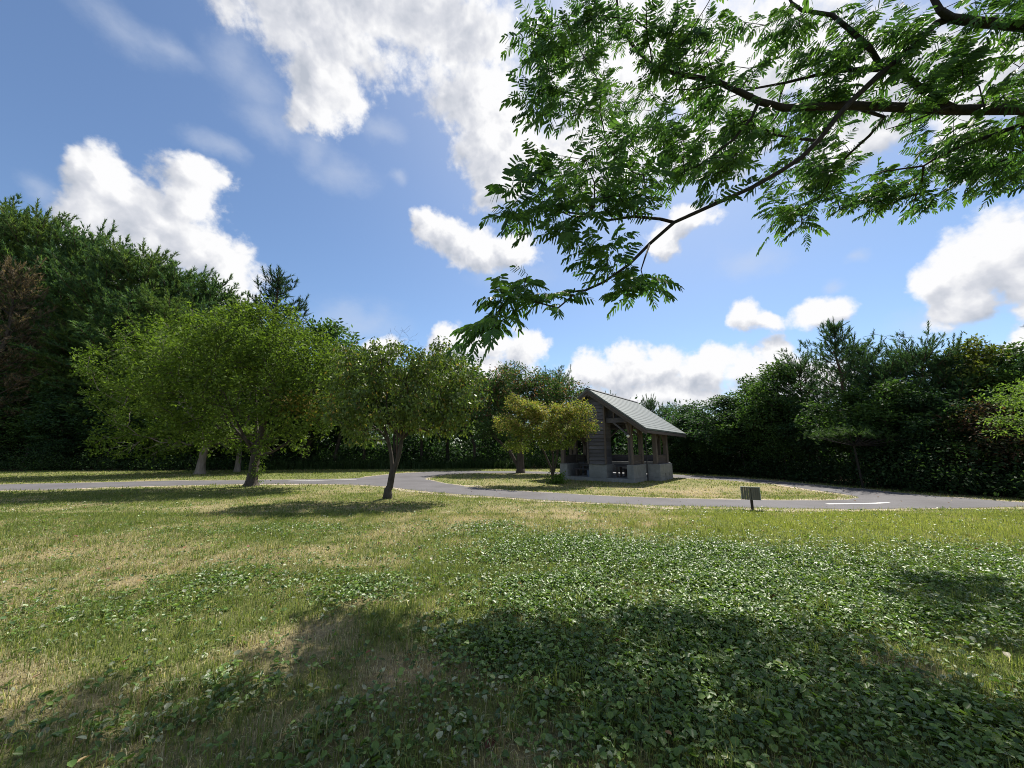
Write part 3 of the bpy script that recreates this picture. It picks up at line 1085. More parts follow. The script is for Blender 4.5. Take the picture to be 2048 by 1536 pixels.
# --- the rounded dark tree with reddish blossom behind the maple
base = ground(1041, 946)
rng = np.random.default_rng(17)
root = empty('broadleaf_tree', base, 0, 'wide round crowned dark tree dotted with reddish blossom behind the golden maple', 'tree')
lob = px_lobes(base, [(1030, 765, 28.5, 2.4, 2.2, 1.2), (1100, 785, 28.5, 2.2, 2.2, 1.3), (980, 790, 28.5, 1.8, 2, 1.3), (1060, 800, 27.5, 2.8, 2, 1.2), (1140, 800, 28.5, 1.3, 1.6, 1.0), (1010, 840, 28, 2.0, 1.8, 1.2), (970, 850, 28.5, 1.6, 1.6, 1.2)])
C = lobe_points(lob, 420, rng, 0.6)
sk = Skeleton()
tr = sk.limb(flare([(0, 0, 0, .3), (0, 0, 1.5, .25), (0, 0, 2.6, .22)], 1.3))
sk.limb([(-.8, 0, 1.6, .12), (-1.9, 0, 2.6, .1), (-2.6, 0, 3.8, .07)], tr[1])
sk.limb([(1.0, 0, 3.8, .12), (2.4, 0, 5.0, .07)], tr[-1])
sk.attach(C, 0.5, 0.25, 2.2, 0.06, 0.05, rng)
lv = leaf_cloud(C, 46, 0.3, 0.16, 0.28, 0.4, ctr=(0, 0, 1.5), sl=.9, cols=[(0.035, 0.07, 0.028), (0.05, 0.09, 0.035), (0.06, 0.11, 0.036)], rng=rng, droop=0.2, flat=0.45, upn=1.0, accent=(0.16, [(0.22, 0.10, 0.08), (0.20, 0.13, 0.08)], lambda P: sstep(3.2, 4.4, P[:, 2])))
finish_tree(root, sk, lv, M['bark_dark'], M['leaf'], 0.012, 0.5, 6)

# --- bright green tree reaching in from the right
rng = np.random.default_rng(18)
base = np.array([18.2, 11.6, 0.0])
root = empty('broadleaf_tree', base, 0, 'bright yellow green tree reaching in at the right edge', 'tree')
lob = px_lobes(base, [(2090, 770, 11.4, 1.0, 1.0, .25), (2060, 795, 11.2, .9, 1.0, .2), (2030, 790, 11.2, .5, .6, .16), (2060, 840, 11.3, .8, .9, .2), (2040, 865, 11.2, .35, .6, .12), (2120, 820, 11.6, 1.2, 1.2, .5), (2200, 760, 11.8, 1.6, 1.6, .8), (2010, 775, 11.1, .3, .3, .1)])
C = lobe_points(lob, 170, rng, 0.4)
sk = Skeleton()
tr = sk.limb(flare([(0, 0, 0, .14), (0, 0, 1.2, .11), (-.1, 0, 2.2, .09), (-.2, 0, 3.4, .05)], 1.4))
sk.attach(C, 0.35, 0.25, 1.2, 0.08, 0.03, rng)
lv = leaf_cloud(C, 46, 0.15, 0.06, 0.12, 0.45, [(0.09, 0.155, 0.038), (0.12, 0.195, 0.045), (0.16, 0.24, 0.06)], rng, 0.3, 0.4, 1.2)
finish_tree(root, sk, lv, M['bark_dark'], M['leaf'], 0.006, 0.5, 6)


# ------------------------------------------------------------------ pine and woodland tree models
def shoot_tris(P, D, L, per, nl, w, cols, rng):
    n = len(P)
    k = n * per
    PP = np.repeat(P, per, 0)
    DD = np.repeat(D, per, 0)
    LL = np.repeat(L, per)[:, None]
    u = np.tile(np.linspace(0.05, 1.0, per), n)[:, None]
    ref = unit(rng.normal(0, 1, (k, 3)))
    perp = unit(np.cross(DD, ref))
    th = rng.uniform(0.35, 0.85, k)[:, None] * (1.25 - 0.7 * u)
    d = unit(DD * np.cos(th) + perp * np.sin(th))
    b = PP + DD * LL * u
    side = unit(np.cross(d, perp + rng.normal(0, .4, (k, 3)))) * w * 0.5
    ln = nl * rng.uniform(0.75, 1.2, (k, 1))
    v = np.stack([b - side, b + side, b + d * ln], 1).reshape(-1, 3)
    t = np.arange(k)[:, None] * 3 + np.array([[0, 1, 2]])
    cols = np.array(cols)
    c = np.repeat(cols[rng.integers(0, len(cols), n)] * rng.uniform(0.75, 1.25, (n, 1)), per, 0) * rng.uniform(0.85, 1.15, (k, 1))
    return v, t, np.repeat(c, 3, 0)


def make_pine(h, cb, R, seed, cols, gap=0.55, per=13, dens=1.0, lean=0.0, nl=0.20, w=0.035, dead_low=None, top_candles=True, roundness=0.75, bark='bark_pine', bare=0.0):
    rng = np.random.default_rng(seed)
    root = empty('pine_tree', (0, 0, 0))
    sk = Skeleton()
    n = 12
    tr = sk.limb([(lean * (i / n) ** 1.3 * h + 0.06 * math.sin(i * 1.3 + seed), 0.05 * math.cos(i * 1.7 + seed), h * 0.97 * i / n - 0.03, 0.02 + 0.016 * h * (1 - i / n) ** 0.9) for i in range(n + 1)])
    TP = np.array([sk.p[i] for i in tr])
    SPn, SD, SL = [], [], []
    z = cb * h
    az = rng.random() * 6
    while z < h * 0.965:
        u = (z - cb * h) / (h - cb * h)
        Lm = R * max(0.10, (math.sin(min(1, u * 1.3 + 0.32) * math.pi / 2)) * (1 - u) ** roundness + 0.06)
        nb = int(rng.integers(4, 7))
        i0 = int(np.argmin(np.abs(TP[:, 2] - z)))
        az += rng.random() * 2
        for j in range(nb):
            if rng.random() > dens:
                continue
            a = az + j * 2 * math.pi / nb + rng.normal(0, .25)
            L = Lm * rng.uniform(0.6, 1.15)
            el = 0.12 + 0.75 * u ** 1.5 + rng.normal(0, .1)
            dr = np.array([math.cos(a) * math.cos(el), math.sin(a) * math.cos(el), math.sin(el)])
            st = np.array([np.interp(z, TP[:, 2], TP[:, 0]), np.interp(z, TP[:, 2], TP[:, 1]), z + rng.normal(0, .08)])
            k = max(2, int(L / 0.5))
            pts = []
            for s in range(1, k + 1):
                f = s / k
                pts.append(tuple(st + dr * L * f + np.array([0, 0, 0.14 * L * f * f])) + ((0.010 + 0.011 * L) * (1 - .75 * f),))
            sk.limb([tuple(st) + (0.012 + 0.012 * L,)] + pts, tr[i0])
            side = np.array([-math.sin(a), math.cos(a), 0])
            f = 0.22 if L > 1 else 0.1
            while f <= 1.0:
                c0 = st + dr * L * f + np.array([0, 0, 0.14 * L * f * f])
                tw = (0.22 + 0.32 * L * (1 - f)) * rng.uniform(.7, 1.2)
                if bare and rng.random() < bare:
                    f += 0.3 / max(L, .4)
                    continue
                for sg in (-1, 1):
                    d2 = unit(dr * 0.75 + side * sg * rng.uniform(.5, 1.0) + np.array([0, 0, rng.uniform(.05, .5)]))
                    m_ = max(1, int(tw / 0.20))
                    for q in range(m_):
                        SPn.append(c0 + d2 * tw * (q + .4) / m_ + rng.normal(0, .05, 3))
                        SD.append(unit(d2 * .85 + np.array([0, 0, .30 + .45 * u]) + rng.normal(0, .4, 3)))
                        SL.append(rng.uniform(.16, .30))
                SPn.append(c0)
                SD.append(unit(dr * .8 + np.array([0, 0, .5]) + rng.normal(0, .4, 3)))
                SL.append(rng.uniform(.18, .32))
                f += 0.30 / max(L, .4)
            if u > .62 and rng.random() < .45:
                e0 = st + dr * L + np.array([0, 0, 0.14 * L])
                cd = unit(dr * .35 + np.array([0, 0, 1.0]) + rng.normal(0, .12, 3))
                ch = rng.uniform(.35, .8)
                for q in range(4):
                    SPn.append(e0 + cd * ch * q / 4)
                    SD.append(cd)
                    SL.append(.25)
        z += gap * rng.uniform(.8, 1.2) * (1.0 if u < .6 else .75)
    if top_candles:
        tp = TP[-1]
        for j in range(9):
            a = j * 2 * math.pi / 8 + rng.normal(0, .2)
            el = 1.57 if j == 0 else rng.uniform(.6, 1.15)
            d = np.array([math.cos(a) * math.cos(el), math.sin(a) * math.cos(el), math.sin(el)])
            ln = 0.09 * h ** .9 * (1.0 if j == 0 else rng.uniform(.45, .8))
            k = max(3, int(ln / .22))
            sk.limb([tuple(tp - np.array([0, 0, 0.0 if j == 0 else rng.uniform(0.1, .5)]))[:3] + (.022,), tuple(tp + d * ln) + (.008,)], tr[-1])
            for q in range(k):
                SPn.append(tp + d * ln * q / k)
                SD.append(d)
                SL.append(.26)
    SPn, SD, SL = np.array(SPn), unit(np.array(SD)), np.array(SL)
    v, t, c = shoot_tris(SPn, SD, SL, per, nl, w, cols, rng)
    if dead_low is not None:
        frac, dc = dead_low
        zz = np.repeat(SPn[:, 2], per * 3) / h
        pr = np.repeat(rng.random(len(SPn)), per * 3)
        hit = pr < sstep(frac + 0.12, frac - 0.12, zz)
        c = np.where(hit[:, None], np.array(dc) * rng.uniform(.7, 1.3, (len(c), 1)), c)
    bv, bq = sk.tubes(0.01, .5, 5, 0.006)
    mesh_np('trunk', bv, [bq], M[bark], root, smooth=True)
    mesh_np('crown', v, [t], M['needle'], root, col=c)
    root['h'] = float(v[:, 2].max()) - .1
    return root


def make_broad(h, cb, R, seed, cols, leaf=(0.14, 0.24), nC=260, per=40, trunk_r=0.12, lobes=None, accent=None, wr=0.5, spread=0.38, flat=0.6, bark='bark_dark', droop=0.2, mat='leaf'):
    rng = np.random.default_rng(seed)
    root = empty('broadleaf_tree', (0, 0, 0))
    if lobes is None:
        lobes = []
        for i in range(9):
            a = i * 2.4 + rng.random()
            u = (i + .5) / 9
            rr = R * .62 * math.sin(math.pi * (0.2 + .72 * u)) ** .7
            s = R * (.55 - .18 * u)
            lobes.append((math.cos(a) * rr, math.sin(a) * rr, h * (cb + .12 + (1 - cb - .22) * u), s, s, s * .7))
        lobes.append((0, 0, h * .9, R * .35, R * .35, h * .1))
    C = lobe_points(lobes, nC, rng, .55)
    sk = Skeleton()
    n = 8
    sk.limb(flare([(0.05 * math.sin(i + seed) * i, .05 * math.cos(i * 1.3 + seed) * i, h * .88 * i / n, trunk_r * (1 - .85 * i / n)) for i in range(n + 1)], 1.3))
    sk.attach(C, .5, .22, h * cb * .8, .08, .05, rng)
    lv = leaf_cloud(C, per, spread * .65, leaf[0] * 1.1, leaf[1] * 1.15, wr, cols, rng, droop, flat, .9, accent=accent, ctr=(0, 0, h * .4), sl=.9)
    finish_tree(root, sk, lv, M[bark], M[mat], .010, .5, 5, 0.008)
    root['h'] = float(np.percentile(lv[0][:, 2], 99.8))
    return root


PG = [(0.064, 0.128, 0.056), (0.085, 0.160, 0.062), (0.112, 0.190, 0.064), (0.070, 0.138, 0.076)]
PD = [(0.044, 0.094, 0.046), (0.058, 0.116, 0.052), (0.072, 0.134, 0.052), (0.048, 0.10, 0.060)]  # pine greens darkened: the right wood's backlit shade is put into the colour
PY = [(0.10, 0.165, 0.052), (0.13, 0.195, 0.055), (0.085, 0.145, 0.058)]
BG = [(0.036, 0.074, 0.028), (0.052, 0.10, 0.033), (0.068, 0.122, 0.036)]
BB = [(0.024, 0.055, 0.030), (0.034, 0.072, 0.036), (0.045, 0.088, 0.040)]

PINES = [make_pine(17, .10, 4.8, 201, PG, roundness=.42, w=.05, nl=.24), make_pine(16, .10, 5.0, 202, PY, roundness=.45, w=.05, nl=.24), make_pine(15, .12, 4.6, 203, PG, roundness=.4, w=.05, nl=.24), make_pine(9, .2, 2.9, 204, PD, gap=.45, roundness=.45), make_pine(8, .3, 3.2, 205, PD, gap=.42, roundness=.35)]
BROADS = [make_broad(8, .25, 2.6, 301, BG), make_broad(9, .3, 2.4, 302, BB), make_broad(7, .2, 2.8, 303, BB, spread=.45, flat=.35), make_broad(8, .3, 2.5, 304, BG)]
_used = set()


def place(model, px, ytop, Y, label, group=None, cat='tree', rz=None, wide=1.0, dx=0.0):
    if px < 600 and Y > 29:
        Y = Y * 1.14          # the left woodland stands a little way back from the lawn
    top = at_y(px, ytop, Y)
    r = model if model.name not in _used else copy_tree(model)
    _used.add(model.name)
    s = top[2] / model['h']
    r.location = (float(top[0] + dx), float(Y), 0.0)
    r.scale = (s * wide, s * wide, s)
    r.rotation_euler = (0, 0, random.random() * 6.28 if rz is None else rz)
    tag(r, label, cat, group)
    return r


P0, P1, P2, P3, P4 = PINES
B0, B1, B2, B3 = BROADS
# left woodland
place(P0, 20, 396, 37, 'tallest pine at the far left edge, upright shoots against the sky')
place(P1, 98, 400, 37, 'tall pine just right of the tallest left edge pine')
place(P2, 178, 432, 38, 'pine with a single candle shoot poking above the left woodland')
place(P0, 235, 474, 35, 'pine right of the one with the single candle shoot', wide=1.1)
place(P1, 303, 478, 36, 'full green pine in the middle of the left woodland skyline', wide=1.15)
place(P2, 368, 512, 37, 'pine where the left woodland skyline starts to fall away', wide=1.15)
place(P0, 428, 543, 38, 'pine above the crown of the forked pale trunk tree', wide=1.2)
place(P1, 485, 580, 40, 'last low pine of the left woodland skyline', wide=1.2)
place(P2, -90, 390, 36, 'pine cut by the left edge of the view')
MASS = ('dark pine merged into the dense left woodland', 'pines merged into the left woodland')
for (px, yt, Y) in [(150, 500, 38), (270, 570, 33), (350, 580, 34), (200, 620, 33.5), (60, 470, 41), (420, 620, 36), (-200, 470, 36), (520, 640, 37)]:
    place(random.choice([P0, P1, P2]), px, yt, Y, MASS[0], MASS[1], wide=1.5)
iso = make_pine(12, .15, 2.7, 210, [(0.026, 0.058, 0.036), (0.034, 0.070, 0.040)], gap=.55, dens=.85, per=11)
place(iso, 562, 531, 44, 'lone dark pine standing clear above the green trees against blue sky', wide=1.6)
dead = make_pine(11, .12, 3.4, 211, [(0.15, 0.115, 0.085), (0.115, 0.09, 0.065), (0.19, 0.145, 0.11), (0.07, 0.085, 0.045)], gap=.6, dens=.95, per=12, nl=.18, w=.035, bare=.05, top_candles=False, bark='bark_dark')
place(dead, 52, 505, 29.6, 'dead brown pine with bare twigs at the far left', wide=1.0)

LW = ('dark leafy tree in the shade under the left pines', 'dark leafy trees under the left pines')
for (px, yt, Y, b) in [(-150, 760, 29.5, 0), (-60, 780, 31, 1), (30, 790, 32, 2), (120, 770, 32, 3), (190, 760, 31.5, 1), (70, 820, 30.5, 0), (240, 800, 31.5, 2), (330, 790, 32, 3), (420, 760, 33, 0), (500, 740, 34, 1), (560, 790, 34, 2), (150, 850, 30.5, 2), (390, 850, 32.5, 1)]:
    place(BROADS[b], px, yt, Y, LW[0], LW[1], wide=1.5)

# woodland behind the lawn centre
BW = ('dark green tree in the shaded wood behind the lawn', 'dark trees of the shaded wood behind the lawn')
for (px, yt, Y, b) in [(640, 640, 37, B0), (690, 690, 36, B3), (740, 720, 37, B1), (850, 715, 38, B0), (900, 705, 39, B3), (560, 720, 36, B1), (950, 745, 38, B2), (620, 740, 36, B2), (800, 735, 36, B3), (1190, 800, 41, B1), (1240, 805, 42, B0), (1160, 785, 42, B3)]:
    place(b, px, yt, Y, BW[0], BW[1], wide=1.2)
place(P3, 1020, 722, 40, 'pine tip rising behind the round crowned blossom tree')
place(P4, 1110, 728, 41, 'broad topped pine right of the pine tip behind the blossom tree')
place(P3, 1215, 782, 43, 'distant pine just above the middle of the shelter roof')
place(P3, 1300, 785, 40, 'pine right of the shelter ridge, half hidden by the roof')
place(P4, 1332, 800, 38, 'low pine just right of the half hidden roof pine')

# right woodland, from the shelter outwards
place(B2, 1380, 806, 31, 'low layered dark tree just right of the shelter roof', wide=1.3)
place(B1, 1365, 830, 30, 'dark tree behind the shelter eave', wide=1.4)
place(B2, 1445, 792, 27, 'broad layered dark tree between the shelter and the tall right wood', wide=1.35)
place(B0, 1500, 752, 24.5, 'dark tree at the low left shoulder of the right wood', wide=1.1)
place(B3, 1545, 728, 23, 'dark tree next to the low shoulder of the right wood', wide=1.0)
place(P4, 1590, 690, 22.5, 'pine on the left flank of the right wood', wide=1.0)
lead = make_pine(9, .3, 2.7, 212, PD, gap=.6)
place(lead, 1662, 632, 19.5, 'pine with a tall open leader, highest of the right wood', wide=1.0)
place(P3, 1712, 660, 20.0, 'pine right of the tall open leader', wide=1.2)
place(P4, 1828, 657, 17.6, 'flat topped pine with upright candles in the right wood', wide=1.15)
place(P4, 1760, 690, 18.4, 'dense pine below the bare branched tree', wide=1.1)
place(P3, 1885, 685, 16.8, 'rounded pine right of the flat topped candle pine', wide=1.3)
yel = make_broad(8, .3, 2.3, 305, [(0.07, 0.105, 0.026), (0.095, 0.13, 0.03), (0.13, 0.145, 0.035)], leaf=(.12, .2))
place(yel, 1935, 680, 16.6, 'yellowing green tree near the right end of the wood')
place(B3, 2005, 692, 16.0, 'green tree right of the yellowing one')
place(B0, 2075, 705, 15.4, 'green tree cut by the right edge of the view')
tip = make_pine(9, .45, 3.2, 213, [(0.022, 0.05, 0.036), (0.03, 0.062, 0.04)], gap=.8, dens=.8)
place(tip, 2150, 560, 13.5, 'dark pine reaching one bough into the right edge', dx=0.2)
red = make_broad(5.5, .2, 1.9, 306, [(0.10, 0.05, 0.035), (0.075, 0.045, 0.03), (0.05, 0.06, 0.03)], leaf=(.1, .18), nC=170, per=30)
place(red, 1960, 800, 14.6, 'reddish brown withering tree low in the right wood', wide=1.2)
RW = ('dark small tree filling the right wood', 'dark small trees filling the right wood')
for (px, yt, Y, b) in [(1620, 800, 20.6, B1), (1690, 775, 18.6, B0), (1780, 765, 17.2, B3), (1480, 840, 25, B3), (1560, 830, 22.5, B0), (1850, 780, 16.2, B1), (2000, 790, 14.6, B1), (1420, 860, 28, B0), (2100, 820, 14.2, B2), (1830, 850, 16.4, B2), (1905, 840, 15.4, B3), (2060, 850, 14.0, B0), (1740, 840, 17.6, B1)]:
    place(b, px, yt, Y, RW[0], RW[1], wide=1.3)

# leaning young pine with one flat bough at the road's edge
rng = np.random.default_rng(31)
b0 = ground(1727, 977)
root = empty('pine_tree', b0, 0, 'leaning young pine holding one flat bright bough over the road edge', 'tree')
sk = Skeleton()
e1 = at_y(1708, 892, b0[1]) - b0
tr = sk.limb([(0, 0, -.05, .055), tuple(e1 * .4) + (.046,), tuple(e1 * .8) + (.038,), tuple(e1) + (.034,)])
SPn, SD = [], []
for i in range(230):
    q = at_y(rng.uniform(1655, 1800), 0, b0[1])
    pxx = rng.normal(1722, 44)
    yy = 869 + abs(pxx - 1700) * .10 + rng.normal(0, 5) - 8 * rng.random() * (rng.random() < .3)
    p = at_y(pxx, yy, b0[1] + rng.normal(0, .5)) - b0
    SPn.append(p)
    SD.append(unit(np.array([rng.normal(0, .7), rng.normal(0, .7), .6])))
for p in SPn[::5]:
    sk.limb([tuple((e1 + p) / 2 + np.array([0, 0, -.03])) + (.014,), tuple(p) + (.006,)], tr[-1])
v, t, c_ = shoot_tris(np.array(SPn), np.array(SD), np.full(len(SPn), .2), 18, .16, .025, [(0.04, 0.078, 0.03), (0.055, 0.10, 0.034)], rng)
bv, bq = sk.tubes(.008, .5, 6)
mesh_np('trunk', bv, [bq], M['bark_mimosa'], root, smooth=True)
mesh_np('crown', v, [t], M['needle'], root, col=c_)


# leafless trees
def bare_tree(px, ytop, Y, spread, seed, label, n=70, ybot=None):
    rng = np.random.default_rng(seed)
    top = at_y(px, ytop, Y)
    root = empty('bare_tree', (top[0], Y, 0), 0, label, 'tree')
    h = top[2]
    sk = Skeleton()
    sk.limb([(0.04 * math.sin(i * 2), 0, h * .75 * i / 6 - .02, .09 * (1 - .8 * i / 6)) for i in range(7)])
    T = np.stack([rng.normal(0, spread, n), rng.normal(0, spread, n), h * rng.uniform(.72, 1.0, n)], 1)
    sk.attach(T, .3, .15, h * .45, .12, .05, rng)
    v, q = sk.tubes(.011, .42, 5)
    mesh_np('trunk', v, [q], M['bark_pine'], root, smooth=True)


bare_tree(806, 655, 34, .85, 41, 'leafless twiggy treetop standing behind the drooping leaved tree', 110)
bare_tree(1775, 645, 19.5, .75, 42, 'leafless branched treetop in the middle of the right wood skyline', 26)

# ------------------------------------------------------------------ undergrowth and the far wood
rng = np.random.default_rng(51)


def edge_points(n, b0, b1, d0, d1):
    b = rng.uniform(b0, b1, n)
    r = np.interp(b, _eb, _er) + rng.uniform(d0, d1, n)
    return np.stack([np.sin(b) * r, np.cos(b) * r], 1)


parts = []
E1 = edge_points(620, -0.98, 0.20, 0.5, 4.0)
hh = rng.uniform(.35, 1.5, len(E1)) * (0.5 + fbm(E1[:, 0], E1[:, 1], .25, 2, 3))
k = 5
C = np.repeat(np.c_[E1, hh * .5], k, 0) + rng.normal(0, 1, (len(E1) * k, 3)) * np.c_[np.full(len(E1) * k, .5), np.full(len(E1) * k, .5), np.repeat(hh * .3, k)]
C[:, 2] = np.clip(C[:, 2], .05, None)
DG = [(0.016, 0.034, 0.016), (0.024, 0.048, 0.020), (0.034, 0.062, 0.024)]  # leaf greens darkened so the colour carries the shade under the trees
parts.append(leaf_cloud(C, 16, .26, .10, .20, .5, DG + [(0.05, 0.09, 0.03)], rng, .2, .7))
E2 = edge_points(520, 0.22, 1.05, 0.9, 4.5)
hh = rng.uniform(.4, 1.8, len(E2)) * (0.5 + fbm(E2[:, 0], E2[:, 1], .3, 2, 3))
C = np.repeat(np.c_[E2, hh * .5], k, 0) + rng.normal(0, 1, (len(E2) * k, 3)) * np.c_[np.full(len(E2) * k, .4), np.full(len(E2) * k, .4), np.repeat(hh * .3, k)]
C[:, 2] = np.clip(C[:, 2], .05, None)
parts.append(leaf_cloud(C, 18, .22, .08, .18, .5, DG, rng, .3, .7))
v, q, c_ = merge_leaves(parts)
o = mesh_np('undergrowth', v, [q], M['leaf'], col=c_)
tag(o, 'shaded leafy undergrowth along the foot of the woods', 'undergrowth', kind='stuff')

# tall grasses at the shaded foot of the central wood
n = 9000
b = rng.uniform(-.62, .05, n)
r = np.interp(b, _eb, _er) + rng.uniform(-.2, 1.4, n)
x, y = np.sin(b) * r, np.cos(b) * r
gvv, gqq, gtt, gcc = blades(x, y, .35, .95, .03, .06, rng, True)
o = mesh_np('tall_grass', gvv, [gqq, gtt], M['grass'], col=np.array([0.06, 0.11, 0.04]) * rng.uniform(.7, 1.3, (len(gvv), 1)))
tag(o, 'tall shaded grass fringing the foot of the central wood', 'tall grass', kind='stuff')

# deep wood behind: one mass
V, Q, Cc = [], [], []
BV, BQ = [], []
bo = 0
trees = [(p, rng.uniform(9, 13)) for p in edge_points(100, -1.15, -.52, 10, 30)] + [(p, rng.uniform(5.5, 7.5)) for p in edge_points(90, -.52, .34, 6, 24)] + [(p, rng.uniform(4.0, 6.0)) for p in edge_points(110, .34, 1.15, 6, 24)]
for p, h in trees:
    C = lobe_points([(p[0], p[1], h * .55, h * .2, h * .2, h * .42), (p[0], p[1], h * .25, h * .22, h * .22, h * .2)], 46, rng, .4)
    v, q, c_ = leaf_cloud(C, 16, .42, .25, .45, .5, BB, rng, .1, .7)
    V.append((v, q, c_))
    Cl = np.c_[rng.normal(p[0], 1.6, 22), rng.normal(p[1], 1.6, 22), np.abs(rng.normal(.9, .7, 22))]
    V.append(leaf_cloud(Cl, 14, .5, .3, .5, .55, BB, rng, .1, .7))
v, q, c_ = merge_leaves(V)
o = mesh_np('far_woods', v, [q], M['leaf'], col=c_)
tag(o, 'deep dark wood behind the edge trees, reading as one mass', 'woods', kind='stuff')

# ------------------------------------------------------------------ the mimosa overhanging from the right
rng = np.random.default_rng(61)
base = np.array([11.4, 5.2, 0.0])
root = empty('mimosa_tree', base, 0, 'large feathery leaved mimosa overhanging the lawn from the right', 'tree')


def mdepth(px, py):
    """distance at which each part of the overhanging crown stands"""
    return 1.12 * np.interp(px, [900, 1000, 1200, 1500, 1700, 2048], [5.4, 5.7, 6.4, 7.4, 8.0, 7.0])


def L_(pts, r0, r1, d0=None, d1=None):
    n = len(pts)
    out = []
    for i, (a, b) in enumerate(pts):
        u = i / (n - 1)
        d = mdepth(a, b) if d0 is None else d0 + (d1 - d0) * u
        p = at(a, b, d if d0 is None else d * 1.12) - base
        out.append((p[0], p[1], p[2], 1.05 * (r0 + (r1 - r0) * u)))
    return out


sk = Skeleton()
tr = sk.limb(flare([(0, 0, 0, .36), (-.1, 0, 1.5, .30), (-.3, .1, 3.2, .28), (-.6, .2, 4.8, .26)], 1.4))
l1 = sk.limb(L_([(2190, 250), (2120, 228), (2048, 218), (1970, 219), (1908, 220), (1806, 215), (1698, 211), (1620, 214), (1569, 216), (1518, 203), (1478, 183), (1430, 161), (1358, 149), (1305, 132), (1266, 92), (1237, 43), (1232, -20), (1220, -90)], .115, .018, 6.9, 7.5), tr[-1])
l3 = sk.limb(L_([(2180, 75), (2110, 60), (2048, 52), (1958, 44), (1900, 36)], .105, .078, 6.5, 6.9), tr[-1])
sk.limb(L_([(1880, 20), (1863, -10), (1830, -80), (1790, -200)], .055, .02, 6.6, 6.8), l3[-1])
l2 = sk.limb(L_([(1870, 48), (1840, 80), (1806, 112), (1759, 149), (1705, 200), (1671, 237), (1637, 281), (1603, 315), (1562, 342), (1502, 376), (1430, 408), (1348, 445), (1300, 487), (1257, 530), (1208, 564), (1170, 581), (1117, 586), (1069, 599), (1030, 626), (972, 660), (938, 678)], .062, .008, 6.9, 6.1), l3[-1])
sk.limb(L_([(1320, 438), (1266, 433), (1213, 441), (1184, 429), (1117, 424), (1069, 400), (1025, 388)], .03, .007, 6.6, 6.2), l2[11])
sk.limb(L_([(1189, 400), (1189, 366), (1170, 320)], .016, .006, 5.8, 5.8), sk.nearest(at(1186, 430, 6.5) - base, 0))
sk.limb(L_([(1290, 515), (1282, 540), (1290, 570)], .014, .006, 5.9, 5.9), l2[12])
l4 = sk.limb(L_([(1880, 205), (1840, 176), (1806, 148), (1766, 139), (1705, 139), (1637, 149), (1569, 166), (1502, 178)], .072, .02, 7.0, 7.9), l1[4])
sk.limb(L_([(1739, 95), (1698, 58), (1664, 30), (1603, 20), (1583, 5), (1560, -40)], .05, .02, 6.8, 7.4), l4[3])
sk.limb(L_([(2100, 235), (2048, 247), (1975, 274), (1925, 291), (1874, 315), (1847, 332), (1772, 342), (1739, 352)], .055, .012, 7.0, 9.2), l1[1])
sk.limb(L_([(1769, 234), (1739, 271), (1698, 308), (1671, 339), (1644, 389), (1603, 423)], .035, .010, 7.4, 9.2), l1[6])
sk.limb(L_([(1502, 237), (1468, 278), (1420, 315), (1370, 350)], .03, .010, 7.0, 6.6), l1[9])
sk.limb(L_([(1905, 212), (1870, 224), (1820, 245), (1772, 259)], .02, .008, 6.8, 7.0), l1[4])
sk.limb(L_([(2048, 300), (2010, 320), (1960, 338)], .03, .010, 8.0, 8.8), l1[2])
NLIMB = len(sk.p)
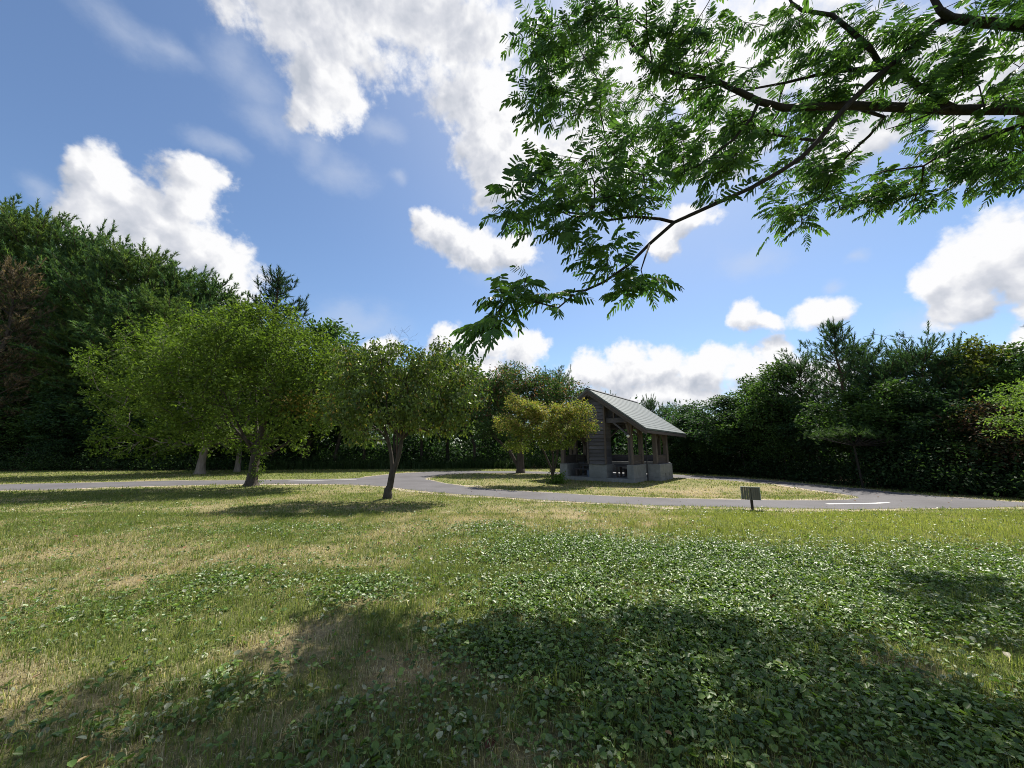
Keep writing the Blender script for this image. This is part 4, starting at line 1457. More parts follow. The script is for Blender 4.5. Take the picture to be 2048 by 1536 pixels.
# sprays of leaves: bearing/height regions of the crown with their distances
REG = [(1090, 120, 80, 90, 6.6, 30), (1180, 60, 110, 60, 6.9, 34), (1080, 200, 60, 40, 6.4, 10), (1150, 190, 70, 50, 6.6, 14), (1310, 70, 90, 70, 7.1, 30), (1330, 180, 80, 50, 7.0, 22), (1450, 90, 110, 80, 7.4, 38), (1600, 90, 110, 80, 7.6, 40),
       (1740, 60, 100, 70, 7.0, 34), (1860, 110, 90, 70, 7.0, 34), (1970, 120, 90, 60, 6.9, 32), (2000, 20, 90, 40, 6.6, 22), (1560, 235, 100, 45, 7.4, 26), (1450, 240, 70, 50, 7.0, 18), (1660, 180, 80, 40, 7.4, 18), (1820, 190, 80, 30, 7.0, 14),
       (1290, 290, 90, 60, 6.4, 26), (1380, 330, 60, 50, 6.5, 16), (1230, 370, 80, 50, 6.1, 22), (1110, 330, 60, 45, 5.8, 13), (1060, 370, 50, 40, 5.6, 11), (1130, 410, 90, 35, 5.7, 14), (1030, 430, 35, 35, 5.5, 7), (1190, 480, 55, 50, 5.8, 16), (1200, 530, 40, 20, 5.8, 6),
       (1050, 570, 45, 35, 5.5, 8), (1010, 600, 45, 30, 5.5, 8), (1110, 600, 45, 20, 5.6, 7), (1250, 580, 40, 22, 5.8, 8), (1310, 560, 35, 18, 5.9, 6), (970, 655, 40, 28, 5.4, 9), (945, 690, 25, 18, 5.3, 4), (1010, 645, 35, 20, 5.5, 6),
       (1600, 370, 70, 50, 9.0, 26), (1570, 440, 55, 35, 9.3, 16), (1660, 330, 60, 40, 8.6, 18), (1680, 390, 50, 40, 9.2, 14), (1780, 370, 70, 45, 9.2, 26), (1840, 400, 45, 30, 9.3, 10), (1880, 330, 60, 40, 9.0, 20), (1980, 340, 60, 45, 8.8, 26), (2010, 280, 50, 30, 8.0, 18), (1940, 260, 50, 25, 7.6, 12),
       (1740, 400, 40, 30, 9.3, 8), (1460, 330, 50, 30, 6.7, 10), (1430, 390, 30, 20, 6.5, 4), (2040, 190, 60, 40, 7.0, 12), (2080, 330, 40, 40, 8.6, 14),
       (1290, 330, 120, 80, 8.6, 34), (1160, 390, 80, 50, 8.2, 16), (1420, 270, 120, 70, 8.8, 34), (1560, 260, 110, 60, 9.0, 26), (1200, 230, 80, 60, 8.4, 10), (1700, 240, 90, 50, 9.2, 14), (1850, 250, 100, 50, 9.2, 22), (2000, 320, 60, 60, 9.6, 14),
       (1130, 120, 80, 70, 10.6, 24), (1100, 190, 55, 40, 10.0, 10), (1220, 190, 80, 60, 10.4, 18), (1190, 50, 90, 50, 11.0, 14)]
C = []
for px, py, rx, ry, d, n in REG:
    for _ in range(max(2, int(n * (.62 if d < 8.1 else .74)))):
        a = rng.random() * 6.283
        q = math.sqrt(rng.random())
        C.append(at(px + rx * q * math.cos(a), py + ry * q * math.sin(a), d * 1.12 + rng.normal(0, .3)) - base)
# the part of the crown above and right of the view
for _ in range(520):
    p = np.array([rng.uniform(1.5, 14), rng.uniform(-1, 11), rng.uniform(6.0, 11)])
    qx, qy, dd = project(p)
    if dd > 0.5 and (-200 < qx < 2090) and qy > -60:
        continue
    C.append(p - base)
C = np.array(C)
ends = sk.attach(C, .32, .04, 3.6, .04, .025, rng)
bv, bq = sk.tubes(.0055, .5, 7)
mesh_np('trunk', bv, [bq], M['bark_mimosa'], root, smooth=True)
# bipinnate leaves
P_, D_ = [], []
A = np.array(sk.p)
for ci, e_ in enumerate(ends):
    par = sk.par[e_]
    gp = sk.par[par] if sk.par[par] >= 0 else par
    tw = unit(A[e_] - A[gp] + 1e-6)
    tw = unit(tw * np.array([1, 1, .5]) + 1e-6)
    sd_ = unit(np.cross(tw, np.array([0, 0, 1.0])) + 1e-6)
    nl_ = int(rng.integers(3, 6))
    for j in range(nl_):
        u = j / nl_
        p = A[e_] * (1 - u) + A[gp] * u
        sg = (1 if j % 2 else -1) * (0.25 if j == 0 else 1.0)
        P_.append(p)
        D_.append(unit(sd_ * sg * rng.uniform(.6, 1.0) + tw * rng.uniform(.35, .9) + np.array([0, 0, rng.normal(.05, .18)])))
P_, D_ = np.array(P_), np.array(D_)
nL = len(P_)
LR = rng.uniform(.26, .48, nL)
K = 7
up = np.array([0, 0, 1.0])
S_ = unit(np.cross(D_, up + rng.normal(0, .25, (nL, 3))))
lc = np.array([(0.045, 0.105, 0.032), (0.062, 0.13, 0.036), (0.085, 0.165, 0.042), (0.05, 0.11, 0.044)])[rng.integers(0, 4, nL)] * rng.uniform(.75, 1.25, (nL, 1))
PB, PD, PN, PL, PCOL = [], [], [], [], []
for kk in range(K):
    u = .16 + .84 * kk / (K - 1)
    pos = P_ + D_ * (LR * u)[:, None] - up * (LR * .28 * u * u)[:, None]
    tang = unit(D_ - up * (.56 * u))
    for sg in (-1, 1):
        spread_ = .95 - .55 * (kk / (K - 1)) ** 2
        d = unit(S_ * sg * spread_ + tang * (.42 + .35 * u) - up * .34 + rng.normal(0, .14, (nL, 3)))
        PB.append(pos)
        PD.append(d)
        PN.append(unit(np.cross(d, tang) * sg * -1 + up * .8))
        PL.append(LR * .40 * (0.55 + .45 * math.sin(math.pi * min(1, .22 + .62 * u))) * rng.uniform(.85, 1.15, nL))
        PCOL.append(lc)
PB, PD, PN, PL, PCOL = map(np.concatenate, (PB, PD, PN, PL, PCOL))
S2 = unit(np.cross(PD, PN))
U2 = unit(np.cross(S2, PD))
Wd = (PL * .275)[:, None]
Lc = PL[:, None]
sag = -up * 1.0
v = np.stack([PB, PB + PD * Lc * .2 + S2 * Wd * .5, PB + PD * Lc * .8 + S2 * Wd * .45 + sag * Lc * .12, PB + PD * Lc + sag * Lc * .2, PB + PD * Lc * .8 - S2 * Wd * .45 + sag * Lc * .12, PB + PD * Lc * .2 - S2 * Wd * .5], 1).reshape(-1, 3)
kq = np.arange(len(PB))[:, None] * 6
q1 = np.concatenate([kq + np.array([[0, 1, 2, 3]]), kq + np.array([[0, 3, 4, 5]])])
# rachises
Wr = S_ * .0035
r0 = P_
r1 = P_ + D_ * (LR * .55)[:, None] - up * (LR * .28 * .3)[:, None]
r2 = P_ + D_ * LR[:, None] - up * (LR * .28)[:, None]
v2 = np.stack([r0 - Wr, r0 + Wr, r1 + Wr, r1 - Wr, r2], 1).reshape(-1, 3)
k2 = np.arange(nL)[:, None] * 5 + len(v)
q2 = k2 + np.array([[0, 1, 2, 3]])
t2 = k2 + np.array([[3, 2, 4]])
mesh_np('crown', np.concatenate([v, v2]), [np.concatenate([q1, q2]), t2], M['mimosa'], root, col=np.concatenate([np.repeat(PCOL, 6, 0), np.repeat(lc * .9, 5, 0)]))

# ------------------------------------------------------------------ picnic shelter
shelter = empty('picnic_shelter', (SH[0], SH[1], 0), math.atan2(SA[1], SA[0]), 'open weathered timber picnic shelter with a pitched roof on concrete blocks', 'shelter')
RZ, EZ, HS, TL = 5.03, 2.71, 3.14, 7.6
SLOPE = (RZ - EZ) / HS


def roof_z(s):
    return RZ - SLOPE * abs(s)


def side_name(n):
    return n


# lapped roof courses
mb = MB()
nC = 17
for sg in (-1, 1):
    prof = [(0, RZ)]
    for i in range(nC):
        s1 = HS * (i + 1) / nC
        prof.append((sg * s1, RZ - SLOPE * s1 + 0.010))
        prof.append((sg * s1, RZ - SLOPE * s1 - 0.002))
    prof += [(sg * HS, EZ - .075), (0, RZ - .09)]
    mb.prism(prof, 0, TL)
roof = mb.build('roof', M['roof'], shelter)
MB().prism([(-.16, RZ - .06), (0, RZ + .045), (.16, RZ - .06), (.13, RZ - .085), (0, RZ + .018), (-.13, RZ - .085)], -.03, TL + .03).build('ridge_cap', M['dark_metal'], roof)
for t0, t1 in ((.02, .07), (TL - .07, TL - .02)):
    for sg in (-1, 1):
        MB().prism([(0, RZ - .095), (sg * (HS - .02), EZ - .08), (sg * (HS - .02), EZ - .33), (0, RZ - .36)], t0, t1).build('barge_board', M['wood_y'], roof, 0.004)
        MB().prism([(0, RZ - .10), (sg * (HS - .03), EZ - .09), (sg * (HS - .03), EZ - .20), (0, RZ - .21)], t0 - .035 if t0 < 1 else t1, t0 if t0 < 1 else t1 + .035).build('barge_board', M['wood_y'], roof, 0.003)
for sg in (-1, 1):
    MB().prism([(sg * (HS - .035), EZ - .085), (sg * HS, EZ - .095), (sg * HS, EZ - .23), (sg * (HS - .035), EZ - .23)], .1, TL - .1).build('eave_board', M['wood_y'], roof)
for i in range(11):
    t = .35 + (TL - .7) * i / 10
    mb = MB()
    for sg in (-1, 1):
        mb.bar((sg * .03, t, RZ - .19), (sg * (HS - .06), t, EZ - .165), .07, .13)
    mb.build('rafter', M['wood_y'], roof)
MB().box(-.06, .06, .1, TL - .1, RZ - .46, RZ - .27).build('ridge_beam', M['wood_y'], shelter)

# concrete: plinth and upstand blocks
MB().box(-2.15, 2.2, .5, 7.1, -.12, .19).build('plinth', M['concrete'], shelter, .012)
MB().box(-2.85, -2.15, 2.56, 4.85, -.12, .19).build('plinth', M['concrete'], shelter, .012)
MB().box(2.2, 2.9, 2.56, 4.85, -.12, .19).build('plinth', M['concrete'], shelter, .012)


def block(x0, x1, y0, y1, z1=.89):
    MB().box(x0, x1, y0, y1, .193, z1).build('concrete_block', M['concrete'], shelter, .012)


block(-2.147, -1.65, .503, .85)
block(-.30, .72, .503, 1.35)
block(1.84, 2.197, .503, 2.38)
block(-2.147, -1.85, .853, 2.38)
block(2.203, 2.897, 2.563, 2.83)
block(2.60, 2.897, 2.833, 4.58)
block(2.203, 2.897, 4.583, 4.847)
block(-2.847, -2.153, 2.563, 2.83)
block(-2.847, -2.55, 2.833, 4.58)
block(-2.847, -2.153, 4.583, 4.847)
block(1.84, 2.197, 5.2, 7.097)
block(-2.147, -1.85, 5.2, 7.097)
block(-1.847, 1.837, 6.62, 7.097)
for t in (3.45, 4.1):
    MB().box(2.897, 2.906, t - .05, t + .05, .26, .40).build('vent', M['dark_metal'], shelter)
MB().box(2.202, 2.255, 2.45, 2.50, -.05, 2.4).build('drain_pipe', M['dark_metal'], shelter, .01)

# clad tower in the gable
mb = MB()
z = .90
i = 0
while z < 4.75:
    z1 = min(z + .20, 4.78)
    zt = min(z1, roof_z(.72) - .12) if False else z1
    mb.add([(-.285, .455, z + .008), (.705, .455, z + .008), (.705, .50, z1), (-.285, .50, z1), (-.285, 1.3, z + .008), (.705, 1.3, z + .008), (.705, 1.3, z1), (-.285, 1.3, z1)], [(0, 1, 2, 3), (4, 7, 6, 5), (0, 4, 5, 1), (3, 2, 6, 7), (1, 5, 6, 2), (0, 3, 7, 4)])
    z = z1
tower = mb
# cut the tower to the roof line
me = bpy.data.meshes.new('clad_tower')
me.from_pydata(tower.v, [], tower.f)
bm = bmesh.new()
bm.from_mesh(me)
for sg in (-1, 1):
    nrm = Vector((sg * SLOPE, 0, 1)).normalized()
    g = list(bm.verts) + list(bm.edges) + list(bm.faces)
    bmesh.ops.bisect_plane(bm, geom=g, plane_co=(0, 0, RZ - .30), plane_no=nrm, clear_outer=True)
bmesh.ops.recalc_face_normals(bm, faces=bm.faces)
bm.to_mesh(me)
bm.free()
me.materials.append(M['wood_h'])
tw = link(bpy.data.objects.new('clad_tower', me), shelter)
for x in (-.30, .72):
    MB().box(x - .045, x + .045, .425, .535, .90, roof_z(abs(x)) - .40).build('corner_board', M['wood_v'], tw, .004)

# posts, rails, half walls
for sg in (-1, 1):
    for (s, t) in ((2.02, .70), (2.02, 2.22), (2.62, 2.74), (2.62, 4.66), (2.02, 5.36), (2.02, 6.90)):
        zt = roof_z(s) - .33
        MB().box(sg * s - .11, sg * s + .11, t - .11, t + .11, .893, zt).build('post', M['wood_v'], shelter, .012)
    s = 2.02
    MB().box(sg * s - .08, sg * s + .08, .15, TL - .15, roof_z(s) - .50, roof_z(s) - .335).build('wall_plate', M['wood_y'], shelter, .006)
    s = 2.62
    MB().box(sg * s - .08, sg * s + .08, 2.0, 5.4, roof_z(s) - .50, roof_z(s) - .335).build('wall_plate', M['wood_y'], shelter, .006)
    for (s, t0, t1) in ((2.02, .812, 2.108), (2.62, 2.852, 4.548), (2.02, 5.472, 6.788)):
        mb = MB()
        for i in range(3):
            z0 = .90 + i * .145
            a, b_ = sg * s - .03, sg * s + .03
            mb.box(a, b_, t0, t1, z0, z0 + .138)
        w_ = mb.build('half_wall', M['wood_y'], shelter, .003)
        MB().box(sg * s - .06, sg * s + .06, t0, t1, 1.337, 1.375).build('rail', M['wood_y'], w_, .004)
    # braces along the side
    for (s, t, dt) in ((2.02, .70, 1), (2.02, 2.22, -1), (2.62, 2.74, 1), (2.62, 4.66, -1), (2.02, 5.36, 1), (2.02, 6.9, -1), (2.02, .70, -.62)):
        zb = roof_z(s) - .50
        MB().bar((sg * s, t + .08 * np.sign(dt), zb - .62), (sg * s, t + .66 * dt, zb - .02), .09, .10).build('brace', M['wood_y'], shelter)
# cross beams and their braces
for t in (.72, 2.22, 5.36, 6.9):
    for (a, b_) in ((.765, 1.905), (-1.905, -.345)) if t == .72 else ((-1.905, 1.905),):
        MB().box(a, b_, t - .09, t + .09, 3.10, 3.36).build('tie_beam', M['wood_h'], shelter, .006)
    if t == .72:
        for x in (1.18, -1.18):
            MB().box(x - .045, x + .045, t - .05, t + .05, 3.363, roof_z(x) - .28).build('strut', M['wood_v'], shelter, .004)
    else:
        for x in (.55, -.55):
            MB().box(x - .05, x + .05, t - .05, t + .05, 3.363, roof_z(x) - .28).build('strut', M['wood_v'], shelter, .004)
    for sg in (-1, 1):
        MB().bar((sg * 1.93, t, 2.44), (sg * 1.14, t, 3.12), .09, .11, up=(0, 1, 0)).build('brace', M['wood_h'], shelter)
    # gable boarding behind the tie beam
    if t in (2.22, 5.36):
        pass
mb = MB()
for sg in (-1, 1):
    mb.prism([(sg * .04, 3.40), (sg * 2.0, 3.40), (sg * 2.0, roof_z(2.0) - .36), (sg * .04, roof_z(.04) - .36)], .95, .98)
mb.build('gable_boarding', M['wood_h'], shelter)
# inner wall boards beside the benches (dark panel seen through the right opening)
MB().box(-1.9, 1.9, 6.86, 6.89, .9, 1.35).build('half_wall', M['wood_h'], shelter)
# globe lamp on the corner post
lamp = MB().lathe([(0.001, -.085), (.05, -.072), (.085, -.02), (.088, .02), (.07, .06), (.04, .078)], (2.02, .44, 2.36), 18).build('lamp_globe', M['lamp_glass'], shelter, smooth=True)
MB().lathe([(.045, .07), (.06, .075), (.06, .11), (.02, .13), (.001, .13)], (2.02, .44, 2.36), 14).build('lamp_cap', M['dark_metal'], lamp)
MB().bar((2.02, .44, 2.47), (2.02, .59, 2.47), .03, .03).build('bracket', M['dark_metal'], lamp)
MB().box(2.00, 2.04, .565, .588, .95, 2.45).build('conduit', M['dark_metal'], shelter)


def shelter_pt(s, t, z=0.19):
    p = SH + SA * s + SB * t
    return (p[0], p[1], z)


RZL = math.atan2(SA[1], SA[0])


def table(s, t, L, W, label):
    r = empty('picnic_table', shelter_pt(s, t), RZL, label, 'table')
    mb = MB()
    for i in range(4):
        mb.box(-L / 2, L / 2, -W / 2 + i * W / 4 + .006, -W / 2 + (i + 1) * W / 4 - .006, .64, .70)
    mb.build('tabletop', M['wood_h'], r, .006)
    MB().box(-L / 2 + .06, L / 2 - .06, -W / 2 + .04, W / 2 - .04, .54, .637).build('apron', M['wood_h'], r)
    for sx in (-1, 1):
        for sy in (-1, 1):
            MB().box(sx * (L / 2 - .12) - .05, sx * (L / 2 - .12) + .05, sy * (W / 2 - .10) - .05, sy * (W / 2 - .10) + .05, 0, .537).build('leg', M['wood_v'], r, .006)


def bench(s, t, L, W, label, rz=0):
    r = empty('bench', shelter_pt(s, t), RZL + rz, label, 'bench')
    mb = MB()
    for i in range(2):
        mb.box(-L / 2, L / 2, -W / 2 + i * W / 2 + .006, -W / 2 + (i + 1) * W / 2 - .006, .36, .41)
    mb.build('seat', M['wood_h'], r, .006)
    for sx in (-1, 1):
        MB().box(sx * (L / 2 - .18) - .06, sx * (L / 2 - .18) + .06, -W / 2 + .03, W / 2 - .03, 0, .357).build('leg', M['wood_v'], r, .006)


table(1.25, 1.9, 1.05, .75, 'wooden table inside the shelter right of the clad tower')
table(-1.05, 2.2, 1.2, .75, 'wooden table inside the shelter left of the clad tower')
bench(1.25, 2.75, 1.05, .34, 'low wooden bench behind the right shelter table')
bench(-1.05, 1.35, 1.2, .34, 'low wooden bench in the left front opening of the shelter')
tub = empty('tub', shelter_pt(-.55, 1.1), 0, 'small blue tub on the shelter floor beside the tower base', 'tub')
MB().lathe([(.001, .0), (.13, 0), (.16, .30), (.17, .30), (.17, .33), (.145, .33), (.12, .03), (.001, .03)], (0, 0, 0), 18).build('body', M['blue_plastic'], tub, smooth=False)

# ------------------------------------------------------------------ sign on a post
sb = ground(1505.5, 1020)
dep = sb[1] * CP - EYE * SP
sgn = empty('wooden_sign', sb, math.radians(-24), 'small weathered two panel wooden sign on a dark post at the lawn edge', 'sign')
k = dep / FPX
zb, zt = 19.5 * k, 44.5 * k
MB().box(-.032, .032, .0, .06, -.05, zt - .03).build('post', M['post_dark'], sgn, .005)
for sg, wd, name in ((-1, 16.5 * k, 'l'), (1, 15 * k, 'r')):
    o_ = MB()
    nb = 4
    for i in range(nb):
        o_.box(sg * wd * i / nb + (.002 if sg > 0 else -.002), sg * wd * (i + 1) / nb - (.002 if sg > 0 else -.002), -.028, -.006, zb, zt - .012)
    b_ = o_.build('sign_panel', M['sign_wood'], sgn, .002)
    b_.rotation_euler = (0, 0, sg * math.radians(9))
    r_ = MB().box(min(0, sg * (wd + .014)), max(0, sg * (wd + .014)), -.045, .012, zt - .009, zt + .008).box(min(sg * (wd + .001), sg * (wd + .016)), max(sg * (wd + .001), sg * (wd + .016)), -.042, .010, zb - .005, zt - .010)
    r2_ = r_.build('rim', M['sign_rim'], b_, .002)

# ------------------------------------------------------------------ camera
cam = bpy.data.cameras.new('camera')
cam.sensor_width = 36.0
cam.lens = FPX * 36.0 / 2048.0
cam.clip_start = 0.05
cam.clip_end = 3000
co = bpy.data.objects.new('camera', cam)
co.location = (0, 0, EYE)
co.rotation_euler = (math.pi / 2 + PITCH, 0, 0)
COL.objects.link(co)
SC.camera = co

# ------------------------------------------------------------------ sun
sl = bpy.data.lights.new('sun', 'SUN')
sl.energy = 5.0
sl.angle = math.radians(0.53)
sl.color = (1.0, 0.94, 0.84)
so = bpy.data.objects.new('sun', sl)
so.rotation_euler = Vector(-SUN_DIR).to_track_quat('-Z', 'Y').to_euler()
so.location = (20, 30, 60)
COL.objects.link(so)

# ------------------------------------------------------------------ sky with clouds
w = bpy.data.worlds.new('World')
SC.world = w
w.use_nodes = True
nt = w.node_tree
nt.nodes.clear()
wout = nt.nodes.new('ShaderNodeOutputWorld')
bg = nt.nodes.new('ShaderNodeBackground')
nt.links.new(bg.outputs[0], wout.inputs[0])
sky = nt.nodes.new('ShaderNodeTexSky')
sky.sky_type = 'NISHITA'
sky.sun_disc = False
sky.sun_elevation = SUN_EL
sky.sun_rotation = SUN_AZ
sky.altitude = 50
sky.air_density = 1.0
sky.dust_density = 0.25
sky.ozone_density = 4.0
SKY_STR = 0.088
tc = nt.nodes.new('ShaderNodeTexCoord')
dirv = tc.outputs['Generated']

# cloud puffs: (x, y, rx, ry) as bearings read off the photograph, turned into sky angles
CUM = [(205, 345, 95, 70), (160, 320, 60, 45), (405, 365, 75, 60), (390, 420, 85, 70), (300, 450, 150, 90), (180, 430, 80, 90), (400, 510, 110, 80), (480, 560, 75, 70), (260, 520, 180, 80),
       (640, 60, 210, 130), (800, 20, 250, 120), (660, 170, 90, 100), (630, 240, 60, 50), (960, 200, 110, 110), (1000, 290, 110, 90), (950, 60, 160, 110), (1010, 370, 70, 60),
       (1250, 120, 260, 190), (1200, 300, 170, 120), (1500, 120, 260, 170), (1750, 160, 260, 150), (1980, 150, 220, 160), (1420, 290, 170, 90), (1700, 300, 170, 70), (1950, 300, 130, 70),
       (890, 460, 70, 55), (930, 490, 70, 55), (975, 520, 55, 45), (860, 440, 40, 35), (1040, 510, 60, 45), (1380, 450, 70, 40), (1340, 490, 50, 35),
       (1960, 530, 140, 90), (2020, 480, 110, 80), (1870, 570, 75, 50), (1930, 610, 90, 50), (2080, 560, 100, 120),
       (1500, 635, 55, 42), (1545, 645, 45, 30), (1650, 625, 75, 40), (1700, 620, 60, 35), 
       (1180, 735, 70, 45), (1250, 735, 75, 55), (1320, 735, 70, 45), (1400, 745, 80, 45), (1490, 735, 65, 45), (1560, 712, 55, 38), (1300, 790, 200, 50), (1040, 705, 55, 40), (970, 695, 65, 40), (900, 695, 60, 45), (950, 750, 120, 50), (1600, 760, 160, 60), (1390, 795, 60, 25), (760, 700, 60, 30),
       (2060, 680, 80, 30)]
# made-up clouds outside the view, added for the light they give
OUT = [(-2.2, .6, .5, .25), (-1.7, .35, .35, .15), (2.4, .5, .5, .25), (1.8, .8, .5, .25), (3.0, .9, .6, .3), (-2.9, .4, .4, .2), (1.3, .35, .3, .14)]
WISP = [(240, 60, 170, 90), (430, 290, 70, 40), (520, 180, 110, 90), (680, 345, 90, 60), (620, 300, 60, 70), (790, 355, 30, 25), (330, 90, 120, 50), (60, 360, 90, 50), (1900, 640, 160, 50), (1500, 520, 120, 60), (700, 640, 150, 60), (1690, 572, 40, 26), (1735, 502, 40, 28), (540, 240, 130, 70), (470, 120, 90, 110), (1030, 560, 120, 60), (760, 250, 60, 50)]


def sky_angles(px, py):
    r = unit(ray(px, py))
    return math.atan2(r[0], r[1]), math.asin(r[2])


def puff(px, py, rx, ry):
    a, e = sky_angles(px, py)
    a2, e2 = sky_angles(px + rx, py)
    a3, e3 = sky_angles(px, py - ry)
    return a, e, max(.01, abs(a2 - a)), max(.008, abs(e3 - e))


CUMA = [puff(*c_) for c_ in CUM] + OUT
WISPA = [puff(*c_) for c_ in WISP]


def make_field(name, lst):
    g = bpy.data.node_groups.new(name, 'ShaderNodeTree')
    g.interface.new_socket('P', in_out='INPUT', socket_type='NodeSocketVector')
    g.interface.new_socket('F', in_out='OUTPUT', socket_type='NodeSocketFloat')
    gi = g.nodes.new('NodeGroupInput')
    go = g.nodes.new('NodeGroupOutput')
    cur = None
    for a, e, ra, re in lst:
        s = N(g, 'ShaderNodeVectorMath', operation='MULTIPLY_ADD', ins={1: (1 / ra, 1 / re, 0), 2: (-a / ra, -e / re, 0)})
        g.links.new(gi.outputs[0], s.inputs[0])
        L = N(g, 'ShaderNodeVectorMath', operation='LENGTH', ins={0: s.outputs[0]})
        v_ = L.outputs['Value']
        if cur is None:
            cur = v_
        else:
            cur = math_n(g, 'SMOOTH_MIN', cur, v_, 0.35)
    g.links.new(math_n(g, 'SUBTRACT', 1.0, cur), go.inputs[0])
    return g


FIELD = make_field('cumulus_field', CUMA)
WFIELD = make_field('wisp_field', WISPA)


def use_group(g, vec):
    n = nt.nodes.new('ShaderNodeGroup')
    n.node_tree = g
    nt.links.new(vec, n.inputs[0])
    return n.outputs[0]


sx = N(nt, 'ShaderNodeSeparateXYZ', ins={0: dirv})
az_ = math_n(nt, 'ARCTAN2', sx.outputs[0], sx.outputs[1])
el_ = math_n(nt, 'ARCSINE', sx.outputs[2])
PV = N(nt, 'ShaderNodeCombineXYZ', ins={0: az_, 1: el_, 2: 0.0}).outputs[0]
# warp the puffs into billows
wn = noise(nt, dirv, 5.0, 6, 0.58, col=True)
wv_ = N(nt, 'ShaderNodeVectorMath', operation='SUBTRACT', ins={0: wn, 1: (.5, .5, .5)}).outputs[0]
PW = N(nt, 'ShaderNodeVectorMath', operation='MULTIPLY_ADD', ins={0: wv_, 1: (.16, .13, 0), 2: PV}).outputs[0]
sunA, sunE = SUN_AZ, SUN_EL
toS = N(nt, 'ShaderNodeVectorMath', operation='SUBTRACT', ins={0: (sunA, sunE, 0), 1: PV}).outputs[0]
toS = N(nt, 'ShaderNodeVectorMath', operation='NORMALIZE', ins={0: toS}).outputs[0]
PW2 = N(nt, 'ShaderNodeVectorMath', operation='MULTIPLY_ADD', ins={0: toS, 1: (.045, .045, 0), 2: PW}).outputs[0]
F1 = use_group(FIELD, PW)
F2 = use_group(FIELD, PW2)
fn1 = noise(nt, dirv, 9.0, 10, 0.64)
# second sample of the same billows, shifted toward the sun, gives them relief
dsh = N(nt, 'ShaderNodeVectorMath', operation='MULTIPLY_ADD', ins={0: (float(SUN_DIR[0]), float(SUN_DIR[1]), float(SUN_DIR[2])), 1: (.022, .022, .022), 2: dirv}).outputs[0]
fn2 = noise(nt, dsh, 9.0, 5, 0.62)
Fd = math_n(nt, 'ADD', F1, math_n(nt, 'MULTIPLY', math_n(nt, 'SUBTRACT', fn1, 0.5), 0.85))
def bill(vec):
    n = N(nt, 'ShaderNodeTexVoronoi', voronoi_dimensions='3D', feature='F1', ins={'Scale': 14.0, 'Detail': 2.0, 'Roughness': 0.5, 'Lacunarity': 2.4})
    nt.links.new(vec, n.inputs['Vector'])
    return math_n(nt, 'MULTIPLY', n.outputs['Distance'], 0.62)


dwarp = N(nt, 'ShaderNodeVectorMath', operation='MULTIPLY_ADD', ins={0: wv_, 1: (.10, .10, .10), 2: dirv}).outputs[0]
dwarp2 = N(nt, 'ShaderNodeVectorMath', operation='MULTIPLY_ADD', ins={0: (float(SUN_DIR[0]), float(SUN_DIR[1]), float(SUN_DIR[2])), 1: (.020, .020, .020), 2: dwarp}).outputs[0]
bl1 = bill(dwarp)
bl2 = bill(dwarp2)
fn3 = noise(nt, dirv, 30.0, 7, 0.66)
Fd = math_n(nt, 'SUBTRACT', Fd, math_n(nt, 'MULTIPLY', math_n(nt, 'SUBTRACT', bl1, 0.56), 0.62))
Fd = math_n(nt, 'ADD', Fd, math_n(nt, 'MULTIPLY', math_n(nt, 'SUBTRACT', fn3, 0.5), 0.6))
dens = N(nt, 'ShaderNodeMapRange', interpolation_type='SMOOTHSTEP', ins={0: Fd, 1: -0.06, 2: 0.40, 3: 0.0, 4: 1.0}).outputs[0]
Fw = use_group(WFIELD, PW)
fwn = noise(nt, N(nt, 'ShaderNodeVectorMath', operation='MULTIPLY', ins={0: dirv, 1: (1, 1, 1.8)}).outputs[0], 6.0, 8, 0.65)
wisp = N(nt, 'ShaderNodeMapRange', interpolation_type='SMOOTHSTEP', ins={0: math_n(nt, 'ADD', Fw, math_n(nt, 'MULTIPLY', math_n(nt, 'SUBTRACT', fwn, 0.5), 1.3)), 1: 0.05, 2: 1.1, 3: 0.0, 4: 0.42}).outputs[0]
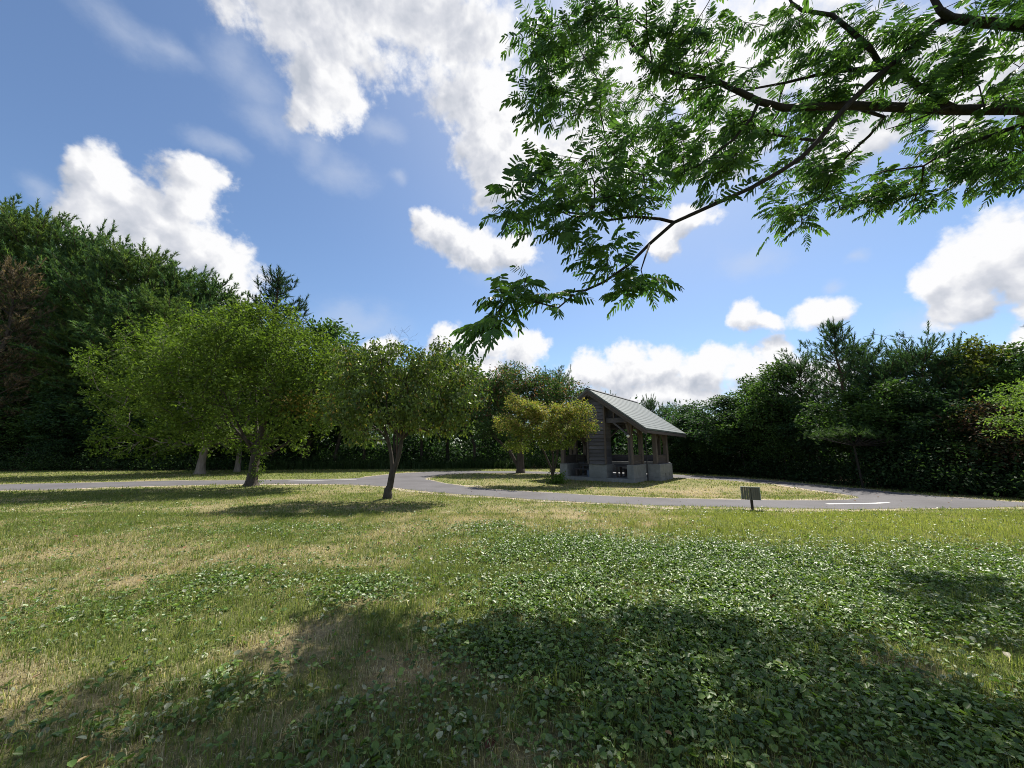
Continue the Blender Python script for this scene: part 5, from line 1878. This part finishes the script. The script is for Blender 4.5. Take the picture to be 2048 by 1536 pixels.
# light on the clouds
relief = math_n(nt, 'MULTIPLY', math_n(nt, 'SUBTRACT', F1, F2), 0.75)
relief = math_n(nt, 'ADD', relief, math_n(nt, 'MULTIPLY', math_n(nt, 'SUBTRACT', fn1, fn2), 0.8))
relief = math_n(nt, 'ADD', relief, math_n(nt, 'MULTIPLY', math_n(nt, 'SUBTRACT', bl2, bl1), 0.8))
thick = N(nt, 'ShaderNodeMapRange', interpolation_type='SMOOTHSTEP', ins={0: Fd, 1: 0.15, 2: 0.95, 3: 0.0, 4: 0.24}).outputs[0]
lit = math_n(nt, 'ADD', math_n(nt, 'SUBTRACT', 0.80, thick), relief)
sd = N(nt, 'ShaderNodeVectorMath', operation='DOT_PRODUCT', ins={0: dirv, 1: tuple(float(a) for a in SUN_DIR)}).outputs['Value']
glow = math_n(nt, 'POWER', math_n(nt, 'MAXIMUM', sd, 0.0), 22.0)
lit = math_n(nt, 'ADD', lit, math_n(nt, 'MULTIPLY', glow, 0.6))
lit = N(nt, 'ShaderNodeMapRange', ins={0: lit, 1: 0.2, 2: 1.2, 3: 0.2, 4: 1.2}).outputs[0]
ccol = ramp(nt, lit, [(0.25, (0.50, 0.54, 0.62)), (0.6, (0.70, 0.72, 0.78)), (0.92, (0.98, 0.98, 0.99))])
CL_GAIN = N(nt, 'ShaderNodeVectorMath', operation='SCALE', ins={0: ccol, 'Scale': 0.60}).outputs[0]
skyc = N(nt, 'ShaderNodeVectorMath', operation='SCALE', ins={0: sky.outputs[0], 'Scale': SKY_STR}).outputs[0]
hz = math_n(nt, 'MULTIPLY', math_n(nt, 'POWER', math_n(nt, 'MAXIMUM', sd, 0.0), 9.0), 0.45)
skyc = mixc(nt, hz, skyc, (0.55, 0.58, 0.64))
c1 = mixc(nt, wisp, skyc, (0.38, 0.42, 0.50))
c2 = mixc(nt, dens, c1, CL_GAIN)
nt.links.new(c2, bg.inputs[0])
bg.inputs[1].default_value = 1.0
w.cycles.sampling_method = 'MANUAL'
w.cycles.sample_map_resolution = 512

# ------------------------------------------------------------------ render settings
SC.view_settings.view_transform = 'Standard'
SC.view_settings.look = 'None'
SC.view_settings.exposure = 0.75
SC.view_settings.gamma = 1.0
SC.view_settings.use_curve_mapping = False
SC.render.engine = 'CYCLES'
SC.cycles.use_denoising = True
SC.cycles.denoiser = 'OPENIMAGEDENOISE'
SC.cycles.denoising_input_passes = 'RGB_ALBEDO_NORMAL'
SC.cycles.denoising_prefilter = 'NONE'
SC.cycles.filter_width = 1.0
SC.cycles.max_bounces = 7
SC.cycles.diffuse_bounces = 3
SC.cycles.glossy_bounces = 2
SC.cycles.transmission_bounces = 4
SC.cycles.transparent_max_bounces = 4
SC.cycles.caustics_reflective = False
SC.cycles.caustics_refractive = False
for o in list(bpy.data.objects):
    if 'h' in o.keys():
        del o['h']
